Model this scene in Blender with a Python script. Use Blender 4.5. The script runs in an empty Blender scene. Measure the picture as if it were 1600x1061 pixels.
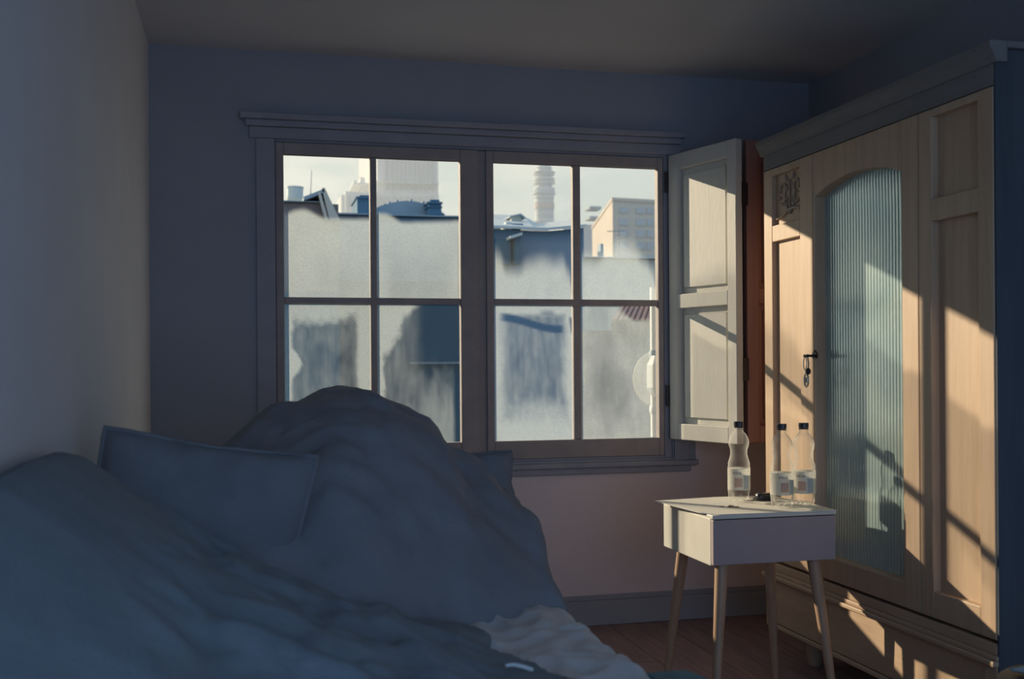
import bpy, bmesh, math, random
from math import radians as R, pi, sin, cos
from mathutils import Vector, Matrix, Euler, noise

random.seed(7)
sc = bpy.context.scene
col = sc.collection

# ------------------------------------------------------------------ camera, sky, sun, exposure
F_PX, CX, CY, CAM_H = 1700.0, 800.0, 572.0, 1.1
YAW, ROLL = R(13.77), R(0.4)
cam_d = bpy.data.cameras.new('camera')
cam = bpy.data.objects.new('camera', cam_d)
col.objects.link(cam)
cam_d.sensor_width = 36.0
cam_d.lens = 36.0 * F_PX / 1600.0
cam_d.shift_y = (CY - 530.5) / 1600.0
cam_d.clip_start, cam_d.clip_end = 0.05, 2000
cam.location = (0, 0, CAM_H)
cam.rotation_euler = (Matrix.Rotation(-YAW, 3, 'Z') @ Matrix.Rotation(R(90), 3, 'X') @ Matrix.Rotation(-ROLL, 3, 'Z')).to_euler()
cam_d.dof.use_dof = True
cam_d.dof.focus_distance = 4.3
cam_d.dof.aperture_fstop = 4.0
sc.camera = cam

sc.view_settings.view_transform = 'Standard'
sc.view_settings.look = 'None'
sc.view_settings.gamma = 1.0
sc.view_settings.use_curve_mapping = False
sc.view_settings.exposure = 0.0
sc.cycles.use_denoising = True
sc.cycles.max_bounces = 14
sc.cycles.diffuse_bounces = 6
sc.cycles.transparent_max_bounces = 24
sc.cycles.transmission_bounces = 10
sc.cycles.caustics_reflective = False
sc.cycles.caustics_refractive = False
sc.cycles.sample_clamp_indirect = 4.0

SUN_DIR = Vector((0.795, -1.0, -0.390)).normalized()      # the way the light travels
sun_d = bpy.data.lights.new('sun', 'SUN')
sun_d.energy = 5.5
sun_d.color = (1.0, 0.83, 0.60)
sun_d.angle = R(0.55)
sun = bpy.data.objects.new('sun', sun_d)
col.objects.link(sun)
sun.location = (-12, 20, 9)
sun.rotation_euler = SUN_DIR.to_track_quat('-Z', 'Y').to_euler()

world = bpy.data.worlds.new('sky')
sc.world = world
world.use_nodes = True
nt = world.node_tree
nt.nodes.clear()


def N(t, kind, **kw):
    n = t.nodes.new(kind)
    for k, v in kw.items():
        setattr(n, k, v)
    return n


def ramp(t, stops, interp='LINEAR'):
    n = t.nodes.new('ShaderNodeValToRGB')
    cr = n.color_ramp
    cr.interpolation = interp
    while len(cr.elements) > 1:
        cr.elements.remove(cr.elements[-1])
    cr.elements[0].position = stops[0][0]
    cr.elements[0].color = (*stops[0][1], 1)
    for p, c in stops[1:]:
        e = cr.elements.new(p)
        e.color = (*c, 1)
    return n


def sky():
    t = nt
    L = t.links.new
    tc = N(t, 'ShaderNodeTexCoord')
    sep = N(t, 'ShaderNodeSeparateXYZ')
    L(tc.outputs['Generated'], sep.inputs[0])
    # elevation gradient: creamy haze at the horizon, blue overhead
    el = ramp(t, [(0.0, (0.30, 0.31, 0.30)), (0.48, (0.42, 0.43, 0.40)), (0.50, (0.76, 0.82, 0.72)), (0.60, (0.68, 0.78, 0.70)),
                  (0.72, (0.50, 0.66, 0.78)), (1.0, (0.18, 0.34, 0.60))])
    mr = N(t, 'ShaderNodeMapRange')
    mr.inputs['From Min'].default_value = -1
    mr.inputs['From Max'].default_value = 1
    L(sep.outputs['Z'], mr.inputs[0])
    L(mr.outputs[0], el.inputs[0])
    # away from the low sun the sky is a deeper blue all the way down
    away = ramp(t, [(0.0, (0.13, 0.17, 0.22)), (0.48, (0.20, 0.26, 0.34)), (0.51, (0.30, 0.50, 0.78)), (0.70, (0.22, 0.42, 0.74)), (1.0, (0.18, 0.34, 0.60))])
    L(mr.outputs[0], away.inputs[0])
    dot = N(t, 'ShaderNodeVectorMath', operation='DOT_PRODUCT')
    L(tc.outputs['Generated'], dot.inputs[0])
    h = Vector((-SUN_DIR.x, -SUN_DIR.y, 0)).normalized()
    dot.inputs[1].default_value = h
    az = N(t, 'ShaderNodeMapRange', interpolation_type='SMOOTHSTEP')
    az.inputs['From Min'].default_value = -0.7
    az.inputs['From Max'].default_value = 0.7
    L(dot.outputs['Value'], az.inputs[0])
    mix = N(t, 'ShaderNodeMix', data_type='RGBA')
    L(az.outputs[0], mix.inputs['Factor'])
    L(away.outputs[0], mix.inputs['A'])
    L(el.outputs[0], mix.inputs['B'])
    # soft clouds
    mp = N(t, 'ShaderNodeMapping')
    mp.inputs['Scale'].default_value = (7, 7, 20)
    L(tc.outputs['Generated'], mp.inputs[0])
    nz = N(t, 'ShaderNodeTexNoise')
    nz.inputs['Scale'].default_value = 1.3
    nz.inputs['Detail'].default_value = 5
    nz.inputs['Roughness'].default_value = 0.55
    L(mp.outputs[0], nz.inputs[0])
    cl = ramp(t, [(0.42, (0, 0, 0)), (0.62, (1, 1, 1))])
    L(nz.outputs['Fac'], cl.inputs[0])
    up = N(t, 'ShaderNodeMapRange')
    up.inputs['From Min'].default_value = -0.02
    up.inputs['From Max'].default_value = 0.03
    L(sep.outputs['Z'], up.inputs[0])
    m1 = N(t, 'ShaderNodeMath', operation='MULTIPLY')
    L(cl.outputs[0], m1.inputs[0])
    L(up.outputs[0], m1.inputs[1])
    m2 = N(t, 'ShaderNodeMath', operation='MULTIPLY')
    L(m1.outputs[0], m2.inputs[0])
    L(az.outputs[0], m2.inputs[1])
    m3 = N(t, 'ShaderNodeMath', operation='MULTIPLY')
    L(m2.outputs[0], m3.inputs[0])
    m3.inputs[1].default_value = 0.85
    mix2 = N(t, 'ShaderNodeMix', data_type='RGBA')
    L(m3.outputs[0], mix2.inputs['Factor'])
    L(mix.outputs['Result'], mix2.inputs['A'])
    mix2.inputs['B'].default_value = (0.95, 0.96, 0.83, 1)
    bg = N(t, 'ShaderNodeBackground')
    bg.inputs['Strength'].default_value = 1.07
    L(mix2.outputs['Result'], bg.inputs['Color'])
    out = N(t, 'ShaderNodeOutputWorld')
    L(bg.outputs[0], out.inputs[0])


sky()


def portal(name, x0, x1, y, z0, z1, rx):
    d = bpy.data.lights.new(name, 'AREA')
    d.shape = 'RECTANGLE'
    d.size, d.size_y = x1 - x0, z1 - z0
    d.cycles.is_portal = True
    o = bpy.data.objects.new(name, d)
    col.objects.link(o)
    o.location = ((x0 + x1) / 2, y, (z0 + z1) / 2)
    o.rotation_euler = (rx, 0, 0)


# sampling portal in the window opening (gives no light of its own)
portal('sky_portal', 0.10, 1.80, 4.53, 0.72, 2.02, -pi / 2)
# unseen blue fill lamp added behind the camera to lift the shadows
back_d = bpy.data.lights.new('back_fill', 'AREA')
back_d.shape = 'RECTANGLE'
back_d.size, back_d.size_y = 2.3, 1.9
back_d.energy = 20.0
back_d.color = (0.38, 0.61, 1.0)
back = bpy.data.objects.new('back_fill', back_d)
col.objects.link(back)
back.location = (0.80, -1.19, 1.15)
back.rotation_euler = (pi / 2, 0, 0)

# ------------------------------------------------------------------ helpers


def ray(px, py):
    u, v = px - CX, py - CY
    a = (u * cos(ROLL) - v * sin(ROLL)) / F_PX
    b = (u * sin(ROLL) + v * cos(ROLL)) / F_PX
    return Vector((sin(YAW) + cos(YAW) * a, cos(YAW) - sin(YAW) * a, -b))


def at(px, py, X=None, Y=None, Z=None):
    """survey help: where the photograph's pixel lies on a given upright or level plane"""
    d = ray(px, py)
    t = X / d.x if X is not None else Y / d.y if Y is not None else (Z - CAM_H) / d.z
    return Vector((d.x * t, d.y * t, CAM_H + d.z * t))


class MB:
    def __init__(self):
        self.v, self.f = [], []

    def add(self, vs, fs):
        o = len(self.v)
        self.v += [tuple(p) for p in vs]
        self.f += [tuple(i + o for i in q) for q in fs]
        return self

    def box(self, x0, x1, y0, y1, z0, z1):
        if x0 > x1: x0, x1 = x1, x0
        if y0 > y1: y0, y1 = y1, y0
        if z0 > z1: z0, z1 = z1, z0
        return self.add([(x0, y0, z0), (x1, y0, z0), (x1, y1, z0), (x0, y1, z0), (x0, y0, z1), (x1, y0, z1), (x1, y1, z1), (x0, y1, z1)],
                        [(3, 2, 1, 0), (4, 5, 6, 7), (0, 1, 5, 4), (1, 2, 6, 5), (2, 3, 7, 6), (3, 0, 4, 7)])

    def prism(self, pts, axis, a, b):
        """extrude a 2D outline: axis 'x' takes (y,z), 'y' takes (x,z), 'z' takes (x,y)"""
        ar = sum(pts[i][0] * pts[(i + 1) % len(pts)][1] - pts[(i + 1) % len(pts)][0] * pts[i][1] for i in range(len(pts)))
        if ar < 0: pts = pts[::-1]
        if axis == 'y': a, b = max(a, b), min(a, b)
        else: a, b = min(a, b), max(a, b)
        mk = {'x': lambda p, d: (d, p[0], p[1]), 'y': lambda p, d: (p[0], d, p[1]), 'z': lambda p, d: (p[0], p[1], d)}[axis]
        n = len(pts)
        vs = [mk(p, a) for p in pts] + [mk(p, b) for p in pts]
        fs = [tuple(range(n - 1, -1, -1)), tuple(range(n, 2 * n))] + [(i, (i + 1) % n, n + (i + 1) % n, n + i) for i in range(n)]
        return self.add(vs, fs)

    def tube(self, pts, r, n=10, cap=True):
        pts = [Vector(p) for p in pts]
        rs = r if isinstance(r, (list, tuple)) else [r] * len(pts)
        vs, fs = [], []
        ref = None
        for i, p in enumerate(pts):
            d = (pts[min(i + 1, len(pts) - 1)] - pts[max(i - 1, 0)]).normalized()
            if ref is None or abs(d.dot(ref)) > 0.98:
                ref = Vector((0, 0, 1)) if abs(d.z) < 0.9 else Vector((1, 0, 0))
            u = d.cross(ref).normalized()
            w = d.cross(u)
            for k in range(n):
                a = 2 * pi * k / n
                vs.append(p + (u * cos(a) + w * sin(a)) * rs[i])
        for i in range(len(pts) - 1):
            for k in range(n):
                fs.append((i * n + k, i * n + (k + 1) % n, (i + 1) * n + (k + 1) % n, (i + 1) * n + k))
        if cap:
            fs.append(tuple(range(n - 1, -1, -1)))
            fs.append(tuple(range((len(pts) - 1) * n, len(pts) * n)))
        return self.add(vs, fs)

    def lathe(self, prof, c=(0, 0, 0), n=32, mod=None):
        vs, fs = [], []
        for j, (r, z) in enumerate(prof):
            for k in range(n):
                a = 2 * pi * k / n
                rr, zz = (r, z) if mod is None else mod(r, z, a)
                vs.append((c[0] + rr * cos(a), c[1] + rr * sin(a), c[2] + zz))
        for j in range(len(prof) - 1):
            for k in range(n):
                fs.append((j * n + k, j * n + (k + 1) % n, (j + 1) * n + (k + 1) % n, (j + 1) * n + k))
        fs.append(tuple(range(n - 1, -1, -1)))
        fs.append(tuple(range((len(prof) - 1) * n, len(prof) * n)))
        return self.add(vs, fs)

    def build(self, name, m, parent=None, smooth=False, bevel=0.0, seg=2):
        off = Vector((0, 0, 0))
        p = parent
        while p is not None:
            off += p.location
            p = p.parent
        me = bpy.data.meshes.new(name)
        me.from_pydata([tuple(Vector(v) - off) for v in self.v], [], self.f)
        me.validate()
        if smooth:
            me.polygons.foreach_set('use_smooth', [True] * len(me.polygons))
            if smooth != 'all':
                me.set_sharp_from_angle(angle=R(40))
        me.materials.append(m)
        o = bpy.data.objects.new(name, me)
        col.objects.link(o)
        if parent is not None:
            o.parent = parent
        if bevel:
            b = o.modifiers.new('bevel', 'BEVEL')
            b.width, b.segments, b.limit_method = bevel, seg, 'ANGLE'
        return o


def tag(o, label, cat, group=None, kind=None):
    o['label'], o['category'] = label, cat
    if group: o['group'] = group
    if kind: o['kind'] = kind
    return o


def thing(name, label, cat, loc=(0, 0, 0), group=None):
    o = bpy.data.objects.new(name, None)
    col.objects.link(o)
    o.location = loc
    o.empty_display_size = 0.1
    return tag(o, label, cat, group)


def struct(o):
    o['kind'] = 'structure'
    return o


def empty_struct(name, loc=(0, 0, 0)):
    o = bpy.data.objects.new(name, None)
    col.objects.link(o)
    o.location = loc
    return struct(o)


def copy_tree(o, delta=None, parent=None):
    c = o.copy()
    col.objects.link(c)
    if parent is not None: c.parent = parent
    if delta is not None: c.location = Vector(o.location) + Vector(delta)
    for ch in list(o.children): copy_tree(ch, None, c)
    return c


# ------------------------------------------------------------------ materials


def mat(name, c1, c2=None, rough=0.6, scale=6.0, stretch=(1, 1, 1), bump=0.0, bscale=None, spec=0.4, detail=4.0, metal=0.0, lo=0.35, hi=0.65):
    m = bpy.data.materials.new(name)
    m.use_nodes = True
    t = m.node_tree
    L = t.links.new
    b = t.nodes['Principled BSDF']
    b.inputs['Roughness'].default_value = rough
    b.inputs['Specular IOR Level'].default_value = spec
    b.inputs['Metallic'].default_value = metal
    tc = N(t, 'ShaderNodeTexCoord')
    mp = N(t, 'ShaderNodeMapping')
    mp.inputs['Scale'].default_value = stretch
    L(tc.outputs['Object'], mp.inputs[0])
    nz = N(t, 'ShaderNodeTexNoise')
    nz.inputs['Scale'].default_value = scale
    nz.inputs['Detail'].default_value = detail
    nz.inputs['Roughness'].default_value = 0.6
    L(mp.outputs[0], nz.inputs[0])
    if c2 is None: c2 = tuple(v * 0.88 for v in c1)
    cr = ramp(t, [(lo, c1), (hi, c2)])
    L(nz.outputs['Fac'], cr.inputs[0])
    L(cr.outputs[0], b.inputs['Base Color'])
    if bump:
        nb = N(t, 'ShaderNodeTexNoise')
        nb.inputs['Scale'].default_value = bscale or scale * 6
        nb.inputs['Detail'].default_value = 4
        L(mp.outputs[0], nb.inputs[0])
        bp = N(t, 'ShaderNodeBump')
        bp.inputs['Strength'].default_value = bump
        bp.inputs['Distance'].default_value = 0.01
        L(nb.outputs['Fac'], bp.inputs['Height'])
        L(bp.outputs[0], b.inputs['Normal'])
    return m


M = {}
M['wall'] = mat('wall_paint', (0.35, 0.365, 0.405), (0.32, 0.335, 0.375), 0.9, 1.6, bump=0.12, bscale=90, spec=0.2)
M['wall_bounce'] = mat('wall_bounce_tint', (0.76, 0.64, 0.63), (0.71, 0.60, 0.59), 0.9, 1.8, bump=0.12, bscale=90, spec=0.2)  # pinkish bounce light on the lower wall, put into the paint
M['wall_lit'] = mat('lit_wall_paint', (0.74, 0.74, 0.74), (0.68, 0.68, 0.69), 0.9, 1.4, bump=0.1, bscale=80, spec=0.2)  # left wall only: window light put into a lighter paint
M['ceiling'] = mat('ceiling_paint', (0.60, 0.60, 0.62), (0.55, 0.55, 0.57), 0.95, 1.2, bump=0.08, bscale=60, spec=0.2)
M['base'] = mat('baseboard_paint', (0.36, 0.36, 0.38), (0.32, 0.32, 0.34), 0.5, 3)
M['plank'] = mat('floor_board_wood', (0.34, 0.22, 0.205), (0.22, 0.14, 0.135), 0.45, 5, stretch=(9, 0.7, 9), bump=0.1)
M['subfloor'] = mat('subfloor', (0.03, 0.02, 0.02), rough=0.9)
M['sash'] = mat('sash_paint', (0.36, 0.31, 0.29), (0.30, 0.26, 0.25), 0.55, 9, bump=0.08)
M['casing'] = mat('casing_paint', (0.34, 0.34, 0.38), (0.30, 0.30, 0.34), 0.6, 7, bump=0.08)
M['shutter'] = mat('shutter_paint', (0.66, 0.645, 0.585), (0.62, 0.605, 0.55), 0.55, 5, stretch=(3, 3, 0.6), bump=0.06)
M['shutter_brown'] = mat('shutter_brown_wood', (0.34, 0.18, 0.16), (0.28, 0.15, 0.135), 0.6, 5, stretch=(4, 4, 0.5), bump=0.08)
M['wood'] = mat('honey_pine', (0.58, 0.42, 0.285), (0.50, 0.35, 0.23), 0.5, 5, stretch=(7, 7, 0.55), bump=0.08)
M['wood_h'] = mat('honey_pine_rails', (0.58, 0.42, 0.285), (0.50, 0.35, 0.23), 0.5, 5, stretch=(7, 0.55, 7), bump=0.08)
M['carving'] = mat('carved_pine', (0.46, 0.35, 0.27), (0.38, 0.29, 0.22), 0.45, 9)
M['darkside'] = mat('dark_board', (0.10, 0.11, 0.125), (0.08, 0.09, 0.105), 0.8, 5, stretch=(7, 7, 0.5), spec=0.15)  # darker than the rest of the armoire
M['frieze'] = mat('dark_frieze', (0.25, 0.235, 0.225), (0.21, 0.20, 0.19), 0.7, 5, stretch=(7, 0.5, 7), spec=0.2)  # darker than the doors below
M['leg'] = mat('beech_leg', (0.52, 0.34, 0.22), (0.44, 0.28, 0.18), 0.45, 6, stretch=(8, 8, 0.8))
M['white'] = mat('white_lacquer', (0.74, 0.73, 0.66), (0.71, 0.70, 0.63), 0.35, 3)
M['paper'] = mat('white_card', (0.86, 0.84, 0.76), (0.83, 0.81, 0.73), 0.7, 4)
M['front'] = mat('drawer_front_shaded', (0.44, 0.36, 0.36), (0.41, 0.335, 0.335), 0.5, 4)  # front of the white table, its shade put into the colour
M['iron'] = mat('dark_iron', (0.06, 0.05, 0.05), rough=0.45, metal=0.6)
M['steel'] = mat('key_steel', (0.5, 0.47, 0.42), rough=0.35, metal=0.9)
M['black'] = mat('black_plastic', (0.015, 0.018, 0.025), rough=0.25, spec=0.6)
M['coin'] = mat('copper_coin', (0.32, 0.18, 0.10), (0.22, 0.13, 0.08), 0.4, 30, metal=0.7)
M['duvet'] = mat('navy_duvet_cotton', (0.27, 0.28, 0.30), (0.23, 0.24, 0.26), 0.95, 8, bump=0.25, bscale=160, spec=0.1)
M['duvet2'] = mat('slate_blanket_wool', (0.25, 0.29, 0.32), (0.21, 0.25, 0.28), 0.95, 9, bump=0.3, bscale=140, spec=0.1)
M['pillow'] = mat('dark_pillowcase', (0.23, 0.24, 0.255), (0.20, 0.205, 0.22), 0.95, 9, bump=0.2, bscale=150, spec=0.1)
M['sheet'] = mat('grey_bed_sheet', (0.70, 0.69, 0.67), (0.64, 0.63, 0.62), 0.9, 9, bump=0.25, bscale=120, spec=0.15)
M['bedwood'] = mat('dark_bed_wood', (0.07, 0.045, 0.035), rough=0.5)
M['teal'] = mat('teal_knit', (0.10, 0.27, 0.34), (0.07, 0.20, 0.27), 0.7, 20, bump=0.3, bscale=200)
M['pale_blue'] = mat('pale_blue_cloth', (0.42, 0.56, 0.64), (0.36, 0.50, 0.58), 0.9, 10, bump=0.2)
M['cable'] = mat('white_cable', (0.80, 0.84, 0.84), rough=0.4)


def thin_glass(name, tint=(0.97, 0.98, 0.97), refl=0.06, cloud=0.0):
    m = bpy.data.materials.new(name)
    m.use_nodes = True
    t = m.node_tree
    t.nodes.clear()
    L = t.links.new
    tr = N(t, 'ShaderNodeBsdfTransparent')
    tr.inputs[0].default_value = (*tint, 1)
    gl = N(t, 'ShaderNodeBsdfGlossy')
    gl.inputs['Roughness'].default_value = 0.03
    fr = N(t, 'ShaderNodeLayerWeight')
    fr.inputs['Blend'].default_value = refl
    mx = N(t, 'ShaderNodeMixShader')
    L(fr.outputs['Fresnel'], mx.inputs[0])
    L(tr.outputs[0], mx.inputs[1])
    L(gl.outputs[0], mx.inputs[2])
    out = N(t, 'ShaderNodeOutputMaterial')
    L(mx.outputs[0], out.inputs[0])
    if cloud:
        gl.inputs['Roughness'].default_value = 0.10
        tl = N(t, 'ShaderNodeBsdfTranslucent')
        df = N(t, 'ShaderNodeBsdfDiffuse')
        ad = N(t, 'ShaderNodeMixShader')
        for q in (tl, df): q.inputs[0].default_value = (0.9, 0.9, 0.86, 1)
        L(tl.outputs[0], ad.inputs[1])
        L(df.outputs[0], ad.inputs[2])
        lw = N(t, 'ShaderNodeLayerWeight')
        lw.inputs['Blend'].default_value = 0.35
        mm = N(t, 'ShaderNodeMath', operation='MULTIPLY_ADD', use_clamp=True)
        L(lw.outputs['Facing'], mm.inputs[0])
        mm.inputs[1].default_value = cloud
        mm.inputs[2].default_value = 0.03
        m3 = N(t, 'ShaderNodeMixShader')
        L(mm.outputs[0], m3.inputs[0])
        L(mx.outputs[0], m3.inputs[1])
        L(ad.outputs[0], m3.inputs[2])
        L(m3.outputs[0], out.inputs[0])
    return m, t, mx, out


def fogged_glass():
    """clear pane with beads of condensation; the amount sits in the pane's own 'fog' attribute"""
    m, t, mx, out = thin_glass('fogged_window_glass')
    L = t.links.new
    at_ = N(t, 'ShaderNodeAttribute', attribute_name='fog')
    tc = N(t, 'ShaderNodeTexCoord')
    nz = N(t, 'ShaderNodeTexNoise')
    nz.inputs['Scale'].default_value = 170
    nz.inputs['Detail'].default_value = 3
    L(tc.outputs['Object'], nz.inputs[0])
    # droplets: fog * (0.8 .. 1.1)
    mr = N(t, 'ShaderNodeMapRange')
    mr.inputs['From Min'].default_value = 0.35
    mr.inputs['From Max'].default_value = 0.65
    mr.inputs['To Min'].default_value = 0.90
    mr.inputs['To Max'].default_value = 1.03
    L(nz.outputs['Fac'], mr.inputs[0])
    mu = N(t, 'ShaderNodeMath', operation='MULTIPLY', use_clamp=True)
    L(at_.outputs['Fac'], mu.inputs[0])
    L(mr.outputs[0], mu.inputs[1])
    mu2 = N(t, 'ShaderNodeMath', operation='MULTIPLY')
    L(mu.outputs[0], mu2.inputs[0])
    mu2.inputs[1].default_value = 0.41
    tl = N(t, 'ShaderNodeBsdfTranslucent')
    tl.inputs[0].default_value = (0.82, 0.93, 0.95, 1)
    df = N(t, 'ShaderNodeBsdfDiffuse')
    df.inputs[0].default_value = (0.80, 0.82, 0.80, 1)
    ms = N(t, 'ShaderNodeMixShader')
    ms.inputs[0].default_value = 0.14
    L(tl.outputs[0], ms.inputs[1])
    L(df.outputs[0], ms.inputs[2])
    m2 = N(t, 'ShaderNodeMixShader')
    L(mu2.outputs[0], m2.inputs[0])
    L(mx.outputs[0], m2.inputs[1])
    L(ms.outputs[0], m2.inputs[2])
    L(m2.outputs[0], out.inputs[0])
    return m


M['fogged'] = fogged_glass()
M['clear'] = thin_glass('clear_window_glass')[0]
M['pet'] = thin_glass('clear_bottle_plastic', (0.975, 0.975, 0.965), 0.05, 0.55)[0]


def label_mat():
    m = bpy.data.materials.new('bottle_label_film')
    m.use_nodes = True
    t = m.node_tree
    L = t.links.new
    b = t.nodes['Principled BSDF']
    b.inputs['Roughness'].default_value = 0.5
    tc = N(t, 'ShaderNodeTexCoord')
    nz = N(t, 'ShaderNodeTexNoise')
    nz.inputs['Scale'].default_value = 60
    L(tc.outputs['Object'], nz.inputs[0])
    cr = ramp(t, [(0.4, (0.74, 0.73, 0.66)), (0.6, (0.68, 0.67, 0.61))])
    L(nz.outputs['Fac'], cr.inputs[0])
    L(cr.outputs[0], b.inputs['Base Color'])
    tl = N(t, 'ShaderNodeBsdfTranslucent')
    L(cr.outputs[0], tl.inputs[0])
    ms = N(t, 'ShaderNodeMixShader')
    ms.inputs[0].default_value = 0.35
    L(b.outputs[0], ms.inputs[1])
    L(tl.outputs[0], ms.inputs[2])
    L(ms.outputs[0], t.nodes['Material Output'].inputs[0])
    return m


M['label'] = label_mat()
M['orange'] = mat('label_orange_print', (0.60, 0.40, 0.30), rough=0.5)
M['ink'] = mat('label_dark_print', (0.22, 0.21, 0.22), rough=0.5)
M['teal_print'] = mat('label_teal_print', (0.44, 0.48, 0.46), rough=0.5)


def fluted_mat():
    m = mat('fluted_glass', (0.50, 0.62, 0.60), (0.36, 0.50, 0.52), 0.16, 2.2, stretch=(1, 1, 1.3), spec=0.9, lo=0.40, hi=0.62)
    b = m.node_tree.nodes['Principled BSDF']
    b.inputs['Coat Weight'].default_value = 0.6
    b.inputs['Coat Roughness'].default_value = 0.08
    b.inputs['Metallic'].default_value = 0.40
    return m


M['fluted'] = fluted_mat()

# ------------------------------------------------------------------ room shell
XL, XR, YW, YB, ZC = -0.355, 2.45, 4.40, -1.20, 2.35
TW = 0.10
WX0, WX1, WZ0, WZ1 = 0.105, 1.79, 0.700, 2.035        # opening in the window wall

b = MB()
b.box(XL - 0.3, WX0, YW, YW + TW, -0.2, ZC + 0.2).box(WX1, XR + 0.3, YW, YW + TW, -0.2, ZC + 0.2)
b.box(WX0, WX1, YW, YW + TW, -0.2, WZ0).box(WX0, WX1, YW, YW + TW, WZ1, ZC + 0.2)
struct(b.build('wall_back', M['wall']))
struct(MB().box(XL - 0.12, XL, YB - 0.1, YW + TW, -0.2, ZC + 0.2).build('wall_left', M['wall_lit']))
struct(MB().box(XR, XR + 0.12, YB - 0.1, YW + TW, -0.2, ZC + 0.2).build('wall_right', M['wall']))
RX0, RX1, RZ0, RZ1 = -0.20, 2.30, 0.10, 2.20           # opening added behind the camera for fill light
b = MB()
b.box(XL - 0.12, RX0, YB - 0.1, YB, -0.2, ZC + 0.2).box(RX1, XR + 0.12, YB - 0.1, YB, -0.2, ZC + 0.2)
b.box(RX0, RX1, YB - 0.1, YB, -0.2, RZ0).box(RX0, RX1, YB - 0.1, YB, RZ1, ZC + 0.2)
struct(b.build('wall_front', M['wall']))
struct(MB().box(XL - 0.12, XR + 0.12, YB - 0.1, YW + TW, ZC, ZC + 0.12).build('ceiling', M['ceiling']))
fl = struct(MB().box(XL - 0.12, XR + 0.12, YB - 0.1, YW + TW, -0.2, -0.024).build('floor', M['subfloor']))
x, k = XL, 0
while x < XR - 0.01:
    w = min(0.115, XR - x)
    y = YB - (0.7 if k % 2 else 0.0)
    while y < YW - 0.01:
        y0, y1 = max(y, YB), min(y + 1.9 + 0.2 * ((k * 7) % 3), YW)
        if y1 - y0 > 0.05:
            dz = random.uniform(-0.0012, 0)
            MB().box(x + 0.0012, x + w - 0.0012, y0 + 0.001, y1 - 0.001, -0.0239, dz).build('plank', M['plank'], fl)
        y = y + 1.9 + 0.2 * ((k * 7) % 3)
    x += 0.115
    k += 1

# baseboard along the window wall and left wall (a plain board with a stepped top)
def baseboard(name, f):
    b = MB()
    b.box(*f(0.018, 0.0, 0.105))
    b.box(*f(0.011, 0.105, 0.128))
    struct(b.build(name, M['base'], bevel=0.003))


baseboard('baseboard_back', lambda d, z0, z1: (XL + 0.02, XR, YW - d, YW, z0, z1))
baseboard('baseboard_left', lambda d, z0, z1: (XL, XL + d, YB, YW, z0, z1))
baseboard('baseboard_right', lambda d, z0, z1: (XR - d, XR, YB, YW - 0.02, z0, z1))

struct(MB().box(XL, 1.895, YW - 0.004, YW, 0.0, 0.662).box(1.895, XR, YW - 0.004, YW, 0.0, 0.775).build('wall_bounce_skin', M['wall_bounce']))  # thin skin carrying the painted bounce light

# unseen window added behind the camera for fill light: frame and clear panes in the opening
w2 = empty_struct('fill_window', ((RX0 + RX1) / 2, YB - 0.05, RZ0))
b = MB()
for xx in (RX0, (RX0 + RX1) / 2 - 0.03, RX1 - 0.06): b.box(xx, xx + 0.06, YB - 0.08, YB - 0.03, RZ0, RZ1)
for zz in (RZ0, (RZ0 + RZ1) / 2, RZ1 - 0.06): b.box(RX0, RX1, YB - 0.079, YB - 0.031, zz, zz + 0.06)
b.build('window_frame', M['sash'], w2)

# ------------------------------------------------------------------ window_1: casing, two casement sashes, eight panes
cas = MB()
cas.box(0.045, 0.118, YW - 0.012, YW + 0.0, 0.66, 2.005)
cas.box(1.795, 1.865, YW - 0.012, YW + 0.0, 0.66, 2.005)
cas.box(0.02, 1.84, YW - 0.014, YW, 2.005, 2.05)
cas.box(0.005, 1.83, YW - 0.030, YW, 2.05, 2.075)
cas.box(-0.015, 1.845, YW - 0.045, YW, 2.075, 2.10)
struct(cas.build('trim_1', M['casing'], bevel=0.004))

win = empty_struct('window_1', (0.93, YW + 0.03, WZ0))
fr = MB()                                              # fixed frame in the opening
fr.box(WX0, 0.120, YW - 0.002, YW + 0.085, WZ0, WZ1).box(1.757, WX1, YW + 0.006, YW + 0.085, WZ0, WZ1)
fr.box(0.120, 1.757, YW + 0.004, YW + 0.085, 1.995, WZ1).box(0.120, 1.757, YW + 0.004, YW + 0.085, WZ0, 0.712)
fr.build('window_frame', M['casing'], win, bevel=0.003)
sill = MB().box(0.04, 1.90, YW - 0.032, YW, 0.668, 0.690)
sill.box(0.06, 1.87, YW - 0.018, YW, 0.640, 0.668)
sill.build('window_sill', M['casing'], win, bevel=0.005)

ROWS = ((0.788, 1.354), (1.380, 1.947))                # bottom and top of the panes
Y0, Y1, YG = YW - 0.004, YW + 0.036, YW + 0.020        # sash faces and glass plane


def lerp_tab(tab, u):
    if u <= tab[0][0]: return tab[0][1]
    for (a, va), (b_, vb) in zip(tab, tab[1:]):
        if u <= b_:
            s = (u - a) / (b_ - a)
            s = s * s * (3 - 2 * s)
            return va + (vb - va) * s
    return tab[-1][1]


def sm(a, b_, x_):
    if a == b_: return 1.0 if x_ > a else 0.0
    s = min(1, max(0, (x_ - a) / (b_ - a)))
    return s * s * (3 - 2 * s)


def fbm(u, v, s, seed, sv=None):
    return noise.fractal(Vector((u * s + seed * 13.7, v * (sv or s) + seed * 3.1, seed * 1.9)), 0.8, 2.1, 5)


def fog_a(u, v):       # upper, far left
    n = fbm(u, v, 4, 1)
    e = lerp_tab(((0, .405), (.22, .372), (.5, .432), (1, .428)), u) + 0.006 * n
    return sm(e - .012, e + .035, v) * (0.97 - 0.16 * sm(.45, 1, v) * (1 - abs(u - .5)) + .05 * n)


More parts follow.
